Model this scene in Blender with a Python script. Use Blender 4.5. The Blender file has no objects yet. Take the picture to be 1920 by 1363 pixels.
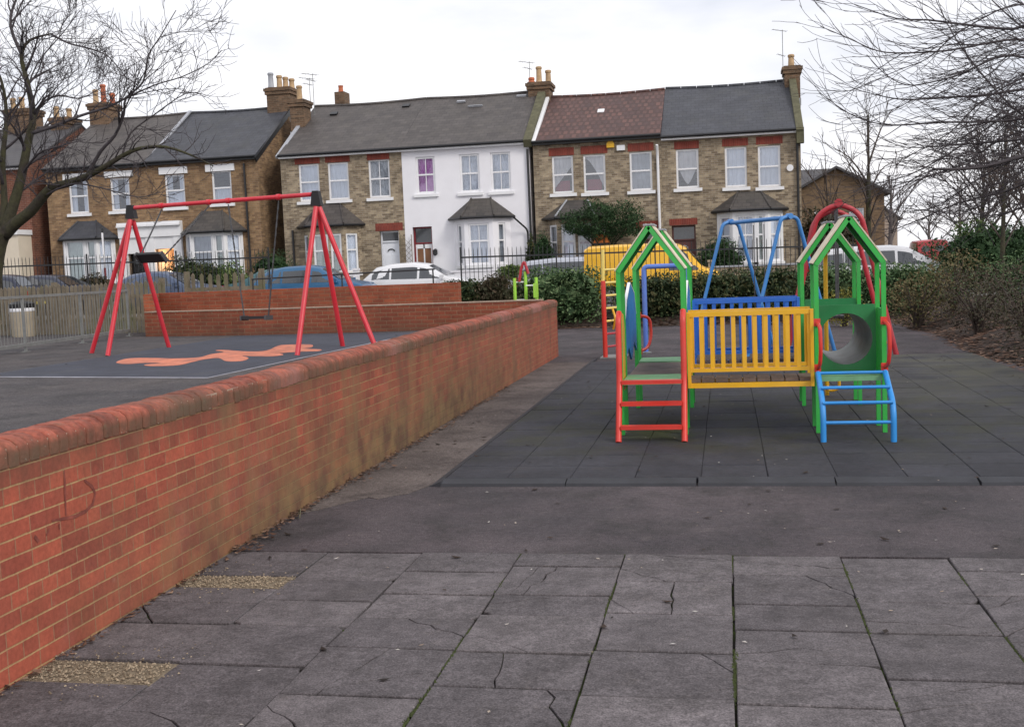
import bpy, math, random
from math import sin, cos, pi, radians, sqrt
from mathutils import Vector, Matrix
import numpy as np
random.seed(7)
rng = np.random.default_rng(11)
SC = bpy.context.scene

# ------------------------------------------------------------------ camera
F, ROLL, VPX, VPY, EYE = 2100.0, 0.040, 1360.0, 481.0, 1.7      # in pixels of the 1920x1363 photograph
_p = Vector((VPX-960, VPY-681.5, F))
_Y = _p.normalized()
_n = _p.cross(Vector((1, -ROLL, 0))).normalized()
if _n.y > 0: _n = -_n
_X = _Y.cross(_n)
if _X.x < 0: _X = -_X
right = Vector((_X.x, _Y.x, _n.x)); down = Vector((_X.y, _Y.y, _n.y)); fwd = Vector((_X.z, _Y.z, _n.z))
cam = bpy.data.objects.new("camera", bpy.data.cameras.new("camera"))
SC.collection.objects.link(cam)
_m = Matrix((right, -down, -fwd)).transposed().to_4x4()
_m.translation = Vector((0, 0, EYE))
cam.matrix_world = _m
cam.data.sensor_width = 36; cam.data.lens = F/1920*36
cam.data.clip_start = .1; cam.data.clip_end = 2000
SC.camera = cam
def ray(u, v): return right*(u-960) + down*(v-681.5) + fwd*F
def at(u, v, Y):
    d = ray(u, v); return d*(Y/d.y) + Vector((0, 0, EYE))

# ------------------------------------------------------------------ world, sun, exposure
SUN_EL, SUN_AZ = radians(36), radians(128)      # azimuth measured from +Y towards +X
w = bpy.data.worlds.new("World"); SC.world = w; w.use_nodes = True
nt = w.node_tree; nt.nodes.clear()
def N(t, tree=nt, **kw):
    n = tree.nodes.new(t)
    for k, v in kw.items(): setattr(n, k, v)
    return n
out = N('ShaderNodeOutputWorld'); bg = N('ShaderNodeBackground'); bg.inputs['Strength'].default_value = .1
sky = N('ShaderNodeTexSky', sky_type='NISHITA'); sky.sun_disc = False
sky.sun_elevation = SUN_EL; sky.sun_rotation = SUN_AZ; sky.air_density = 1.2; sky.dust_density = 2
tc = N('ShaderNodeTexCoord'); mp = N('ShaderNodeMapping'); mp.inputs['Scale'].default_value = (1.3, 1.3, 4.2)
mp.inputs['Location'].default_value = (.3, .1, .2)
no = N('ShaderNodeTexNoise'); no.inputs['Scale'].default_value = 1.9; no.inputs['Detail'].default_value = 6; no.inputs['Roughness'].default_value = .55
cr = N('ShaderNodeValToRGB')
cr.color_ramp.elements[0].position = .36; cr.color_ramp.elements[0].color = (6.9, 7.1, 7.8, 1)
cr.color_ramp.elements[1].position = .56; cr.color_ramp.elements[1].color = (9.3, 9.2, 9.5, 1)
mx = N('ShaderNodeMix', data_type='RGBA'); mx.inputs['Factor'].default_value = .93
nt.links.new(tc.outputs['Generated'], mp.inputs['Vector']); nt.links.new(mp.outputs['Vector'], no.inputs['Vector'])
nt.links.new(no.outputs['Fac'], cr.inputs['Fac'])
nt.links.new(sky.outputs['Color'], mx.inputs[6]); nt.links.new(cr.outputs['Color'], mx.inputs[7])
nt.links.new(mx.outputs[2], bg.inputs['Color']); nt.links.new(bg.outputs['Background'], out.inputs['Surface'])
sun = bpy.data.objects.new("sun", bpy.data.lights.new("sun", 'SUN')); SC.collection.objects.link(sun)
sun.data.energy = 1.35; sun.data.angle = radians(18); sun.data.color = (1, .95, .87)
_s = Vector((sin(SUN_AZ)*cos(SUN_EL), cos(SUN_AZ)*cos(SUN_EL), sin(SUN_EL)))
sun.rotation_euler = (-_s).to_track_quat('-Z', 'Y').to_euler(); sun.location = (0, -20, 40)
SC.view_settings.view_transform = 'Standard'; SC.view_settings.look = 'None'; SC.view_settings.gamma = 1
SC.view_settings.exposure = .34

# ------------------------------------------------------------------ mesh helpers
class MB:
    def __init__(s): s.v = []; s.f = []; s.m = []
    def add(s, vs, fs, mi=0):
        b = len(s.v); s.v.extend([tuple(p) for p in vs])
        for f in fs: s.f.append(tuple(i+b for i in f)); s.m.append(mi)
    def quad(s, a, b, c, d, mi=0): s.add([a, b, c, d], [(0, 1, 2, 3)], mi)
    def hexa(s, P, mi=0): s.add(P, [(0,3,2,1),(4,5,6,7),(0,1,5,4),(1,2,6,5),(2,3,7,6),(3,0,4,7)], mi)
    def box(s, x0, y0, z0, x1, y1, z1, mi=0):
        s.hexa([(x0,y0,z0),(x1,y0,z0),(x1,y1,z0),(x0,y1,z0),(x0,y0,z1),(x1,y0,z1),(x1,y1,z1),(x0,y1,z1)], mi)
    def bar(s, p, q, wd, h, mi=0, up=(0, 0, 1)):
        p, q = Vector(p), Vector(q); d = (q-p).normalized(); u = Vector(up)
        if abs(d.dot(u)) > .98: u = Vector((0, 1, 0))
        a = d.cross(u).normalized()*(wd/2); b = a.cross(d).normalized()*(h/2)
        s.hexa([p-a-b, p+a-b, q+a-b, q-a-b, p-a+b, p+a+b, q+a+b, q-a+b], mi)
    def tube(s, pts, r, n=8, mi=0, caps=True):
        pts = [Vector(p) for p in pts]; k = len(pts)
        rs = r if isinstance(r, (list, tuple)) else [r]*k
        d0 = (pts[1]-pts[0]).normalized()
        u = d0.cross(Vector((0, 0, 1)) if abs(d0.z) < .9 else Vector((1, 0, 0))).normalized()
        vs = []
        for i, p in enumerate(pts):
            d = (pts[min(i+1, k-1)]-pts[max(i-1, 0)]).normalized()
            u = (u-d*u.dot(d))
            u = u.normalized() if u.length > 1e-6 else d.orthogonal().normalized()
            v = d.cross(u)
            for j in range(n):
                a = 2*pi*j/n; vs.append(p+(u*cos(a)+v*sin(a))*rs[i])
        fs = [(i*n+j, i*n+(j+1) % n, (i+1)*n+(j+1) % n, (i+1)*n+j) for i in range(k-1) for j in range(n)]
        if caps: fs += [tuple(range(n-1, -1, -1)), tuple((k-1)*n+j for j in range(n))]
        s.add(vs, fs, mi)
    def prism(s, poly, vec, mi=0):
        n = len(poly); vec = Vector(vec); P = [Vector(p) for p in poly]
        s.add(P+[p+vec for p in P], [tuple(range(n-1, -1, -1)), tuple(range(n, 2*n))]+[(i, (i+1) % n, n+(i+1) % n, n+i) for i in range(n)], mi)
    def lathe(s, c, prof, n=16, mi=0):
        vs = []; k = len(prof)
        for r, z in prof:
            for j in range(n):
                a = 2*pi*j/n; vs.append((c[0]+r*cos(a), c[1]+r*sin(a), c[2]+z))
        fs = [(i*n+j, i*n+(j+1) % n, (i+1)*n+(j+1) % n, (i+1)*n+j) for i in range(k-1) for j in range(n)]
        fs += [tuple(range(n-1, -1, -1)), tuple((k-1)*n+j for j in range(n))]
        s.add(vs, fs, mi)
    def build(s, name, mat, parent=None, smooth=False, fix=True):
        me = bpy.data.meshes.new(name); me.from_pydata(s.v, [], s.f)
        for m in (mat if isinstance(mat, (list, tuple)) else [mat]): me.materials.append(m)
        if any(s.m): me.polygons.foreach_set('material_index', s.m)
        if smooth:
            me.polygons.foreach_set('use_smooth', [True]*len(me.polygons))
            if smooth != 'full': me.set_sharp_from_angle(angle=radians(38))
        me.update()
        o = bpy.data.objects.new(name, me); SC.collection.objects.link(o)
        if parent: o.parent = parent
        return o
def tag(o, label=None, cat=None, group=None, kind=None):
    if label: o['label'] = label
    if cat: o['category'] = cat
    if group: o['group'] = group
    if kind: o['kind'] = kind
    return o
def thing(name, label, cat, loc=(0, 0, 0), rz=0, group=None):
    o = bpy.data.objects.new(name, None); SC.collection.objects.link(o); o.empty_display_size = .2
    o.location = loc; o.rotation_euler = (0, 0, rz)
    return tag(o, label, cat, group)
def struct(o): return tag(o, kind='structure')
def fillet(pts, r=.2, k=5):
    P = [Vector(p) for p in pts]; o = [P[0]]
    for i in range(1, len(P)-1):
        a, b, c = P[i-1], P[i], P[i+1]
        ra = min(r, (a-b).length*.45, (c-b).length*.45)
        s, e = b+(a-b).normalized()*ra, b+(c-b).normalized()*ra
        for j in range(k+1):
            t = j/k; o.append(s*(1-t)**2+b*2*t*(1-t)+e*t*t)
    return o+[P[-1]]

# ------------------------------------------------------------------ materials
class T:
    """small node-tree builder"""
    def __init__(s, name):
        s.m = bpy.data.materials.new(name); s.m.use_nodes = True; s.t = s.m.node_tree
        s.b = s.t.nodes['Principled BSDF']; s.o = s.t.nodes['Material Output']
        s.co = s.n('ShaderNodeTexCoord').outputs['Object']
    def n(s, t, **kw):
        x = s.t.nodes.new(t)
        for k, v in kw.items(): setattr(x, k, v)
        return x
    def put(s, sock, v):
        if isinstance(v, bpy.types.NodeSocket): s.t.links.new(v, sock)
        else:
            if hasattr(sock.default_value, '__len__') and not hasattr(v, '__len__'): v = [v]*len(sock.default_value)
            if hasattr(v, '__len__') and len(v) == 3 and len(sock.default_value) == 4: v = tuple(v)+(1,)
            sock.default_value = v
    def noise(s, scale, detail=4, rough=.6, vec=None, dist=0):
        x = s.n('ShaderNodeTexNoise'); s.put(x.inputs['Vector'], vec if vec is not None else s.co)
        x.inputs['Scale'].default_value = scale; x.inputs['Detail'].default_value = detail
        x.inputs['Roughness'].default_value = rough; x.inputs['Distortion'].default_value = dist
        return x.outputs['Fac']
    def ramp(s, f, a, b, ca=0., cb=1.):
        x = s.n('ShaderNodeMapRange'); s.put(x.inputs['Value'], f)
        x.inputs['From Min'].default_value = a; x.inputs['From Max'].default_value = b
        x.inputs['To Min'].default_value = ca; x.inputs['To Max'].default_value = cb
        return x.outputs['Result']
    def math(s, op, a, b=0., c=None):
        x = s.n('ShaderNodeMath', operation=op); s.put(x.inputs[0], a); s.put(x.inputs[1], b)
        if c is not None: s.put(x.inputs[2], c)
        return x.outputs[0]
    def mix(s, f, a, b, mode='MIX'):
        x = s.n('ShaderNodeMix', data_type='RGBA', blend_type=mode)
        s.put(x.inputs['Factor'], f); s.put(x.inputs[6], a); s.put(x.inputs[7], b)
        return x.outputs[2]
    def sep(s, v=None):
        x = s.n('ShaderNodeSeparateXYZ'); s.put(x.inputs[0], v if v is not None else s.co); return x.outputs
    def comb(s, a, b, c=0.):
        x = s.n('ShaderNodeCombineXYZ'); s.put(x.inputs[0], a); s.put(x.inputs[1], b); s.put(x.inputs[2], c); return x.outputs[0]
    def scalev(s, v):
        x = s.n('ShaderNodeMapping'); s.put(x.inputs['Vector'], s.co); x.inputs['Scale'].default_value = v; return x.outputs['Vector']
    def vary(s, col, amt, scale, **k):
        f = s.ramp(s.noise(scale, **k), .25, .75, 1-amt, 1+amt)
        x = s.n('ShaderNodeVectorMath', operation='SCALE'); s.put(x.inputs[0], col[:3] if isinstance(col, tuple) else col); s.put(x.inputs['Scale'], f)
        return x.outputs[0]
    def bump(s, h, dist, strength=1.):
        x = s.n('ShaderNodeBump'); s.put(x.inputs['Height'], h); x.inputs['Distance'].default_value = dist; x.inputs['Strength'].default_value = strength
        s.put(s.b.inputs['Normal'], x.outputs['Normal'])
    def fin(s, col, rough=.7, metal=0., spec=.5):
        s.put(s.b.inputs['Base Color'], col); s.put(s.b.inputs['Roughness'], rough)
        s.b.inputs['Metallic'].default_value = metal; s.b.inputs['Specular IOR Level'].default_value = spec
        return s.m
def plain(name, col, rough=.6, var=.12, scale=6, bump=0., bscale=30, metal=0., spec=.5, dirt=None, dsc=4, dthr=(.55, .75)):
    t = T(name); c = t.vary(col, var, scale)
    if dirt: c = t.mix(t.ramp(t.noise(dsc, 6, .7), dthr[0], dthr[1], 0, .8), c, dirt)
    if bump: t.bump(t.noise(bscale, 5), bump)
    return t.fin(c, rough, metal, spec)
def brick(name, c1, c2, mortar, bw=.225, rh=.075, ms=.006, var=.18, axis='xy', bias=0., stain=None, extra=None, bumpd=.004, soot=.35, bond=False):
    t = T(name); x, y, z = t.sep()
    u = {'xy': t.math('ADD', x, y), 'y': y, 'x': x}[axis]
    b = t.n('ShaderNodeTexBrick'); t.put(b.inputs['Vector'], t.comb(u, z))
    t.put(b.inputs['Color1'], c1); t.put(b.inputs['Color2'], c2); t.put(b.inputs['Mortar'], mortar)
    b.inputs['Scale'].default_value = 1; b.inputs['Mortar Size'].default_value = ms; b.inputs['Mortar Smooth'].default_value = .2
    b.inputs['Bias'].default_value = bias; b.inputs['Brick Width'].default_value = bw; b.inputs['Row Height'].default_value = rh
    bc = b.outputs['Color']
    if bond:    # every third course laid as headers, bed joints stronger than the perpends
        b2 = t.n('ShaderNodeTexBrick'); t.put(b2.inputs['Vector'], t.comb(u, z))
        t.put(b2.inputs['Color1'], c1); t.put(b2.inputs['Color2'], c2); t.put(b2.inputs['Mortar'], mortar)
        b2.inputs['Scale'].default_value = 1; b2.inputs['Mortar Size'].default_value = ms; b2.inputs['Mortar Smooth'].default_value = .2
        b2.inputs['Brick Width'].default_value = bw/2; b2.inputs['Row Height'].default_value = rh
        row = t.math('FLOOR', t.math('DIVIDE', z, rh)); hd = t.math('COMPARE', t.math('MODULO', t.math('ADD', row, 300.), 3.), 1., .1)
        bc = t.mix(hd, bc, b2.outputs['Color'])
        fz = t.math('FRACT', t.math('ADD', t.math('DIVIDE', z, rh), t.math('MULTIPLY', t.math('SUBTRACT', t.noise(9, 3), .5), .12)))
        bed = t.math('LESS_THAN', t.math('ABSOLUTE', t.math('SUBTRACT', fz, .5)), .44); bed = t.math('SUBTRACT', 1., bed)
        bc = t.mix(t.math('MULTIPLY', bed, t.ramp(t.noise(2.2, 5, .7), .3, .62, .25, .95)), bc, (.50, .31, .15))
    c = t.vary(bc, var, 3.1, detail=6); c = t.vary(c, var*.8, 40, detail=3)
    if soot: c = t.mix(t.ramp(t.noise(.55, 5, .65), .5, .75, 0, soot), c, (.05, .045, .04))
    if extra: c = extra(t, c, (x, y, z))
    t.bump(t.math('ADD', t.math('MULTIPLY', b.outputs['Fac'], -1.), t.math('MULTIPLY', t.noise(60), .3)), bumpd)
    return t.fin(c, .85, 0, .25)
M = {}
M['stock'] = brick('stock_brick', (.38, .305, .21), (.16, .12, .082), (.34, .30, .25), var=.38)
M['stock_brown'] = brick('brown_stock_brick', (.32, .205, .11), (.17, .10, .058), (.27, .21, .15), var=.35)
M['redbrick'] = brick('red_house_brick', (.2, .075, .048), (.12, .05, .036), (.25, .17, .13), var=.25)
M['chimbrick'] = brick('chimney_brick', (.19, .115, .07), (.1, .065, .042), (.2, .16, .12), var=.3, soot=.6)
M['farbrick'] = brick('far_brick', (.22, .145, .085), (.14, .092, .055), (.2, .15, .11), var=.25)
M['pinkbrick'] = brick('pale_far_brick', (.42, .33, .27), (.36, .27, .22), (.4, .34, .3), var=.15)
M['lintel'] = brick('lintel_brick', (.23, .05, .035), (.17, .04, .03), (.28, .12, .09), bw=.065, rh=.5, ms=.004, var=.2, soot=.2)
def wall_extra(t, c, xyz):
    x, y, z = xyz
    near = t.ramp(y, 4, 13)
    c = t.mix(t.math('MULTIPLY', near, .42), c, t.vary((.21, .085, .05), .4, 2.2, detail=6))
    c = t.mix(t.ramp(t.noise(1.7, 6, .65), .55, .72, 0, .5), c, (.34, .125, .105))
    sv = t.scalev((1, 1.4, .35))
    streak = t.ramp(t.noise(2.6, 6, .62, sv), .46, .66)
    top = t.ramp(t.math('ADD', z, t.math('MULTIPLY', t.noise(3.2, 4, .6, sv), .5)), .98, 1.28)
    c = t.mix(t.math('MULTIPLY', top, .7), c, (.085, .06, .04))
    c = t.mix(t.math('MULTIPLY', t.ramp(t.noise(1.1, 6, .65, sv), .5, .7), t.ramp(y, 4, 9, .25, .7)), c, (.11, .075, .05))
    base = t.ramp(t.math('ADD', z, t.math('MULTIPLY', t.noise(1.5, 5), 1.0)), 1.22, .62)
    mid = t.math('MULTIPLY', t.ramp(y, 4.2, 7.2), t.ramp(y, 19, 12))
    c = t.mix(t.math('MULTIPLY', t.math('MULTIPLY', base, mid), .8), c, t.mix(t.ramp(t.noise(4, 6), .4, .6), (.2, .145, .07), (.09, .066, .045)))
    c = t.mix(t.math('MULTIPLY', t.math('MULTIPLY', streak, mid), .5), c, (.23, .165, .08))
    c = t.mix(t.ramp(t.noise(7, 6, .7), .62, .8, 0, .4), c, (.42, .27, .22))
    c = t.mix(t.ramp(t.noise(90, 2), .74, .8, 0, .6), c, (.5, .45, .38))
    return c
M['wall'] = brick('garden_wall_brick', (.42, .10, .06), (.27, .066, .045), (.33, .165, .1), bw=.225, rh=.076, ms=.004, var=.25, axis='y', extra=wall_extra, soot=.1, bond=True)
def low_extra(t, c, xyz):
    x, y, z = xyz
    c = t.mix(t.ramp(t.math('ADD', z, t.math('MULTIPLY', t.noise(2.5, 5), .4)), 1.0, .62, 0, .55), c, (.085, .065, .045))
    return t.mix(t.ramp(t.noise(1.2, 6, .6), .5, .72, 0, .45), c, (.13, .085, .055))
M['lowwall'] = brick('low_wall_brick', (.26, .07, .038), (.19, .055, .033), (.26, .15, .09), var=.22, axis='xy', extra=low_extra, soot=.2)
M['upwall'] = brick('upper_wall_brick', (.33, .09, .045), (.24, .068, .038), (.28, .15, .09), var=.22, axis='xy', soot=.2)
def coping():
    t = T('coping_brick'); isl = t.n('ShaderNodeNewGeometry').outputs['Random Per Island']
    x, y, z = t.sep()
    c = t.mix(isl, (.36, .10, .065), (.19, .062, .045)); c = t.vary(c, .45, 9); c = t.vary(c, .35, 30)
    side = t.ramp(z, 1.015, .97)
    c = t.mix(t.math('MULTIPLY', side, t.ramp(t.noise(2.1, 6, .65), .3, .55, .2, .85)), c, (.12, .075, .048))
    c = t.mix(t.ramp(t.noise(1.1, 6, .65), .45, .66, 0, .6), c, (.12, .095, .065))
    c = t.mix(t.ramp(t.noise(14, 6, .7), .58, .72, 0, .5), c, (.12, .115, .07))
    c = t.mix(t.ramp(t.noise(.8, 3, .5, t.scalev((1, .8, 1))), .58, .66, 0, .55), c, (.36, .16, .14))
    c = t.mix(t.ramp(t.noise(45, 3), .7, .76, 0, .7), c, (.45, .42, .36))
    t.bump(t.noise(70, 5), .004); return t.fin(c, .85, 0, .25)
M['coping'] = coping()
M['mortarcap'] = plain('mortar', (.33, .24, .18), .9, .3, 20, .003)
def tarmac(name, a, b, speck=.5, blot=(.035, .033, .033), moss=0.):
    t = T(name)
    c = t.mix(t.ramp(t.noise(.7, 6, .65), .35, .65), a, b)
    c = t.mix(t.ramp(t.noise(1.9, 7, .7, dist=.4), .48, .68, 0, .7), c, blot)
    c = t.vary(c, .42, 24, detail=6, rough=.75)
    c = t.mix(t.ramp(t.noise(4.5, 6, .7), .58, .76, 0, .45), c, (.17, .145, .14))
    c = t.mix(t.ramp(t.noise(70, 3, .6), .66, .74, 0, .55), c, (.22, .2, .19))
    if moss: c = t.mix(t.ramp(t.noise(1.3, 6, .7), .57, .72, 0, moss), c, (.075, .085, .03))
    c = t.vary(c, speck*1.5, 110, detail=3)
    t.bump(t.math('ADD', t.noise(150, 2), t.math('MULTIPLY', t.noise(12, 5), 2.)), .006)
    return t.fin(c, t.ramp(t.noise(2, 4), .3, .7, .75, .95), 0, .25)
M['tarmac'] = tarmac('playground_tarmac', (.1, .083, .089), (.052, .046, .051))
M['tarmac2'] = tarmac('raised_tarmac', (.062, .058, .063), (.098, .086, .085))
M['concrete'] = tarmac('weathered_concrete', (.165, .138, .128), (.085, .07, .066), .4, (.05, .04, .038))
M['road'] = tarmac('road_asphalt', (.08, .08, .085), (.06, .06, .065))
M['pave'] = plain('street_paving', (.17, .16, .155), .85, .2, 2)
def rubber():
    t = T('rubber_tile'); isl = t.n('ShaderNodeNewGeometry').outputs['Random Per Island']
    c = t.mix(isl, (.031, .031, .039), (.040, .040, .049)); c = t.vary(c, .38, 1.7, detail=7); c = t.vary(c, .3, 18, detail=6)
    c = t.mix(t.ramp(t.noise(2.2, 7, .7), .55, .75, 0, .4), c, (.075, .066, .064))
    x, y, z = t.sep()
    under = t.math('MULTIPLY', t.ramp(y, 8.8, 10.2), t.ramp(y, 15.5, 13))
    mo = t.ramp(t.noise(1.6, 6, .65), .44, .64)
    c = t.mix(t.math('MULTIPLY', t.math('MULTIPLY', mo, under), .6), c, (.042, .043, .02))
    d2 = t.math('SQRT', t.math('ADD', t.math('POWER', t.math('ABSOLUTE', t.math('MULTIPLY', t.math('ADD', x, .7), 1.1)), 2.), t.math('POWER', t.math('ABSOLUTE', t.math('MULTIPLY', t.math('SUBTRACT', y, 10.75), .9)), 2.)))
    c = t.mix(t.ramp(t.math('ADD', d2, t.math('MULTIPLY', t.noise(4, 6), .7)), .85, .5, 0, .8), c, (.05, .062, .016))
    c = t.mix(t.math('MULTIPLY', t.math('MULTIPLY', t.ramp(x, 1.2, 3), t.ramp(y, 11, 15)), t.ramp(t.noise(1.1, 6), .35, .6, 0, .65)), c, (.088, .085, .055))
    c = t.vary(c, .35, 120, detail=2)
    t.bump(t.noise(120, 3), .004); return t.fin(c, .8, 0, .3)
M['rubber'] = rubber()
M['rubberedge'] = plain('rubber_edging', (.03, .031, .038), .75, .35, 3, .003, 90)
M['swingmat'] = plain('swing_rubber_surface', (.036, .04, .058), .85, .3, 2.5, .004, 110, dirt=(.07, .07, .08), dsc=1.5)
M['orange'] = plain('orange_rubber', (.58, .19, .11), .85, .35, 5, .004, 90, dirt=(.3, .13, .1), dsc=4, dthr=(.45, .7))
M['line'] = plain('worn_white_line', (.3, .3, .34), .8, .3, 5)
def slab():
    t = T('paving_slab'); isl = t.n('ShaderNodeAttribute', attribute_name='tone').outputs['Fac']
    c = t.mix(isl, (.088, .078, .083), (.142, .126, .131)); c = t.vary(c, .34, 2.3, detail=8, rough=.68)
    c = t.mix(t.ramp(t.noise(1.1, 7, .7), .46, .7, 0, .55), c, (.075, .066, .066))
    c = t.mix(t.ramp(t.noise(5.5, 7, .72), .58, .8, 0, .4), c, (.2, .17, .155))
    c = t.mix(t.ramp(t.noise(2.6, 8, .75), .62, .8, 0, .35), c, (.12, .115, .07))
    c = t.vary(c, .5, 120, detail=3); c = t.vary(c, .42, 30, detail=6, rough=.75); c = t.vary(c, .3, 8, detail=6)
    t.bump(t.math('ADD', t.noise(140, 3), t.math('MULTIPLY', t.noise(9, 6), 2.5)), .0045)
    return t.fin(c, .82, 0, .28)
M['slab'] = slab()
def joint():
    t = T('mossy_joint'); c = t.mix(t.ramp(t.noise(2.4, 6, .7), .47, .6), (.022, .019, .017), (.05, .075, .015))
    t.bump(t.noise(160, 4), .01); return t.fin(c, .95, 0, .1)
M['joint'] = joint()
M['moss'] = plain('moss', (.06, .078, .022), .95, .5, 40, .01, 120)
M['gravelbed'] = plain('gravel_bed', (.2, .16, .11), .95, .5, 60, .01, 90)
def stones():
    t = T('gravel_stones'); isl = t.n('ShaderNodeNewGeometry').outputs['Random Per Island']
    return t.fin(t.mix(isl, (.13, .1, .07), (.4, .32, .23)), .9, 0, .2)
M['gravel'] = stones()
def litter(name, cols, rough=.85):
    t = T(name); isl = t.n('ShaderNodeNewGeometry').outputs['Random Per Island']
    r = t.n('ShaderNodeValToRGB'); t.put(r.inputs['Fac'], isl); e = r.color_ramp.elements
    while len(e) < len(cols): e.new(.5)
    for i, c in enumerate(cols): e[i].position = i/(len(cols)-1); e[i].color = tuple(c)+(1,)
    return t.fin(r.outputs['Color'], rough, 0, .3)
M['leaflitter'] = litter('leaf_litter', [(.035, .02, .014), (.07, .036, .022), (.11, .055, .035), (.16, .09, .06), (.26, .17, .12)])
M['scrap'] = litter('pale_scraps', [(.5, .48, .45), (.3, .22, .15), (.6, .58, .55)])
M['darkleaf'] = litter('dark_wet_leaf', [(.018, .014, .012), (.05, .03, .02)])
M['soil'] = plain('bed_soil', (.045, .03, .022), .95, .4, 6, .03, 20)
M['grass'] = plain('rough_grass', (.06, .085, .03), .95, .4, 3)
M['ground'] = tarmac('outer_ground', (.09, .085, .08), (.11, .1, .09))
def foliage(name, cols, bark=False):
    t = T(name); isl = t.n('ShaderNodeNewGeometry').outputs['Random Per Island']
    r = t.n('ShaderNodeValToRGB'); t.put(r.inputs['Fac'], isl); e = r.color_ramp.elements
    while len(e) < len(cols): e.new(.5)
    for i, c in enumerate(cols): e[i].position = i/(len(cols)-1); e[i].color = tuple(c)+(1,)
    c = t.vary(r.outputs['Color'], .4, 1.6, detail=4)
    t.put(t.b.inputs['Transmission Weight'], 0.)
    return t.fin(c, .62, 0, .2)
M['laurel'] = foliage('variegated_shrub_leaf', [(.024, .05, .02), (.045, .088, .034), (.08, .13, .055), (.17, .23, .11)])
M['darkhedge'] = foliage('dark_hedge_leaf', [(.014, .026, .012), (.03, .05, .02), (.055, .075, .03), (.1, .09, .04)])
M['brownhedge'] = foliage('brownish_hedge_leaf', [(.03, .035, .016), (.05, .05, .026), (.075, .06, .035), (.1, .07, .045)])
M['dryshrub'] = foliage('dry_shrub_leaf', [(.06, .07, .028), (.13, .1, .05), (.2, .15, .075), (.09, .105, .04)])
M['twiggy'] = foliage('bare_shrub_leaf', [(.035, .035, .02), (.06, .046, .034), (.085, .066, .045), (.055, .065, .03)])
M['conifer'] = foliage('evergreen_leaf', [(.012, .03, .012), (.022, .05, .018), (.035, .07, .025), (.05, .09, .04)])
M['yellowleaf'] = foliage('golden_leaf', [(.16, .15, .02), (.25, .21, .04), (.1, .13, .03), (.32, .28, .07)])
M['freshleaf'] = foliage('glossy_garden_leaf', [(.04, .08, .02), (.08, .13, .035), (.13, .18, .06), (.22, .25, .1)])
M['pot'] = plain('terracotta_pot', (.40, .27, .15), .8, .3, 5)
M['redpot'] = plain('red_terracotta_pot', (.45, .13, .06), .8, .25, 5)
def bark(name, a, b, sc=12):
    t = T(name); c = t.mix(t.ramp(t.noise(2.2, 5), .4, .65), a, b); c = t.vary(c, .3, sc, detail=5)
    t.bump(t.noise(26, 5), .02); return t.fin(c, .9, 0, .2)
M['bark'] = bark('mossy_bark', (.06, .058, .032), (.045, .038, .032))
M['twig'] = plain('dark_twig', (.056, .047, .052), .85, .25, 3)
M['twigb'] = plain('brown_twig', (.068, .05, .042), .85, .3, 3)
M['twigfar'] = plain('distant_twig', (.12, .1, .098), .9, .25, 3)
def slate(name, a, b, bw=.3, rh=.24, ms=.008, bd=.006, patch=None):
    t = T(name); x, y, z = t.sep(); v = t.comb(x, t.math('MULTIPLY', z, 1.9))
    k = t.n('ShaderNodeTexBrick'); t.put(k.inputs['Vector'], v)
    t.put(k.inputs['Color1'], a); t.put(k.inputs['Color2'], b); t.put(k.inputs['Mortar'], tuple(q*.5 for q in a))
    k.inputs['Scale'].default_value = 1; k.inputs['Mortar Size'].default_value = ms; k.inputs['Brick Width'].default_value = bw; k.inputs['Row Height'].default_value = rh
    c = t.vary(k.outputs['Color'], .22, 1.4, detail=7)
    c = t.mix(t.ramp(t.noise(.8, 6, .7), .5, .72, 0, .5), c, patch or (.1, .09, .075))
    c = t.mix(t.ramp(t.noise(6, 6, .7), .66, .78, 0, .35), c, (.15, .145, .11))
    t.bump(t.math('MULTIPLY', k.outputs['Fac'], -1.), bd); return t.fin(c, .62, 0, .45)
M['slate'] = slate('grey_slate', (.078, .074, .078), (.057, .054, .06))
M['slatebrown'] = slate('brown_grey_slate', (.085, .074, .07), (.06, .052, .05), patch=(.115, .1, .085))
M['slatedark'] = slate('dark_blue_slate', (.056, .058, .07), (.042, .044, .054), patch=(.07, .07, .065))
M['redtile'] = slate('red_clay_tile', (.135, .064, .052), (.07, .036, .034), .24, .36, .045, .04, patch=(.06, .038, .038))
M['bayslate'] = slate('bay_slate', (.085, .074, .068), (.055, .05, .048))
M['white'] = plain('white_gloss_paint', (.78, .78, .8), .35, .05, 3, dirt=(.5, .5, .48), dsc=2, dthr=(.6, .85))
M['render'] = plain('white_painted_render', (.8, .79, .83), .7, .04, 1.5, .003, 40, dirt=(.62, .6, .6), dsc=1.3, dthr=(.62, .85))
M['cream'] = plain('cream_render', (.66, .58, .47), .7, .06, 2)
M['black'] = plain('black_paint', (.012, .012, .014), .4, .1, 5)
M['railblack'] = plain('railing_paint', (.02, .021, .024), .55, .3, 4)
M['lead'] = plain('lead_flashing', (.33, .34, .37), .55, .2, 4)
M['mossy'] = plain('mossy_parapet', (.1, .095, .055), .95, .4, 4, .01, 30)
M['galv'] = plain('galvanised_steel', (.23, .235, .23), .5, .2, 8, metal=.35, dirt=(.18, .17, .14), dsc=3)
M['wood'] = plain('weathered_fence_wood', (.17, .14, .10), .9, .35, 4, .004, 40, dirt=(.085, .105, .035), dsc=.9, dthr=(.48, .66))
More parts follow.
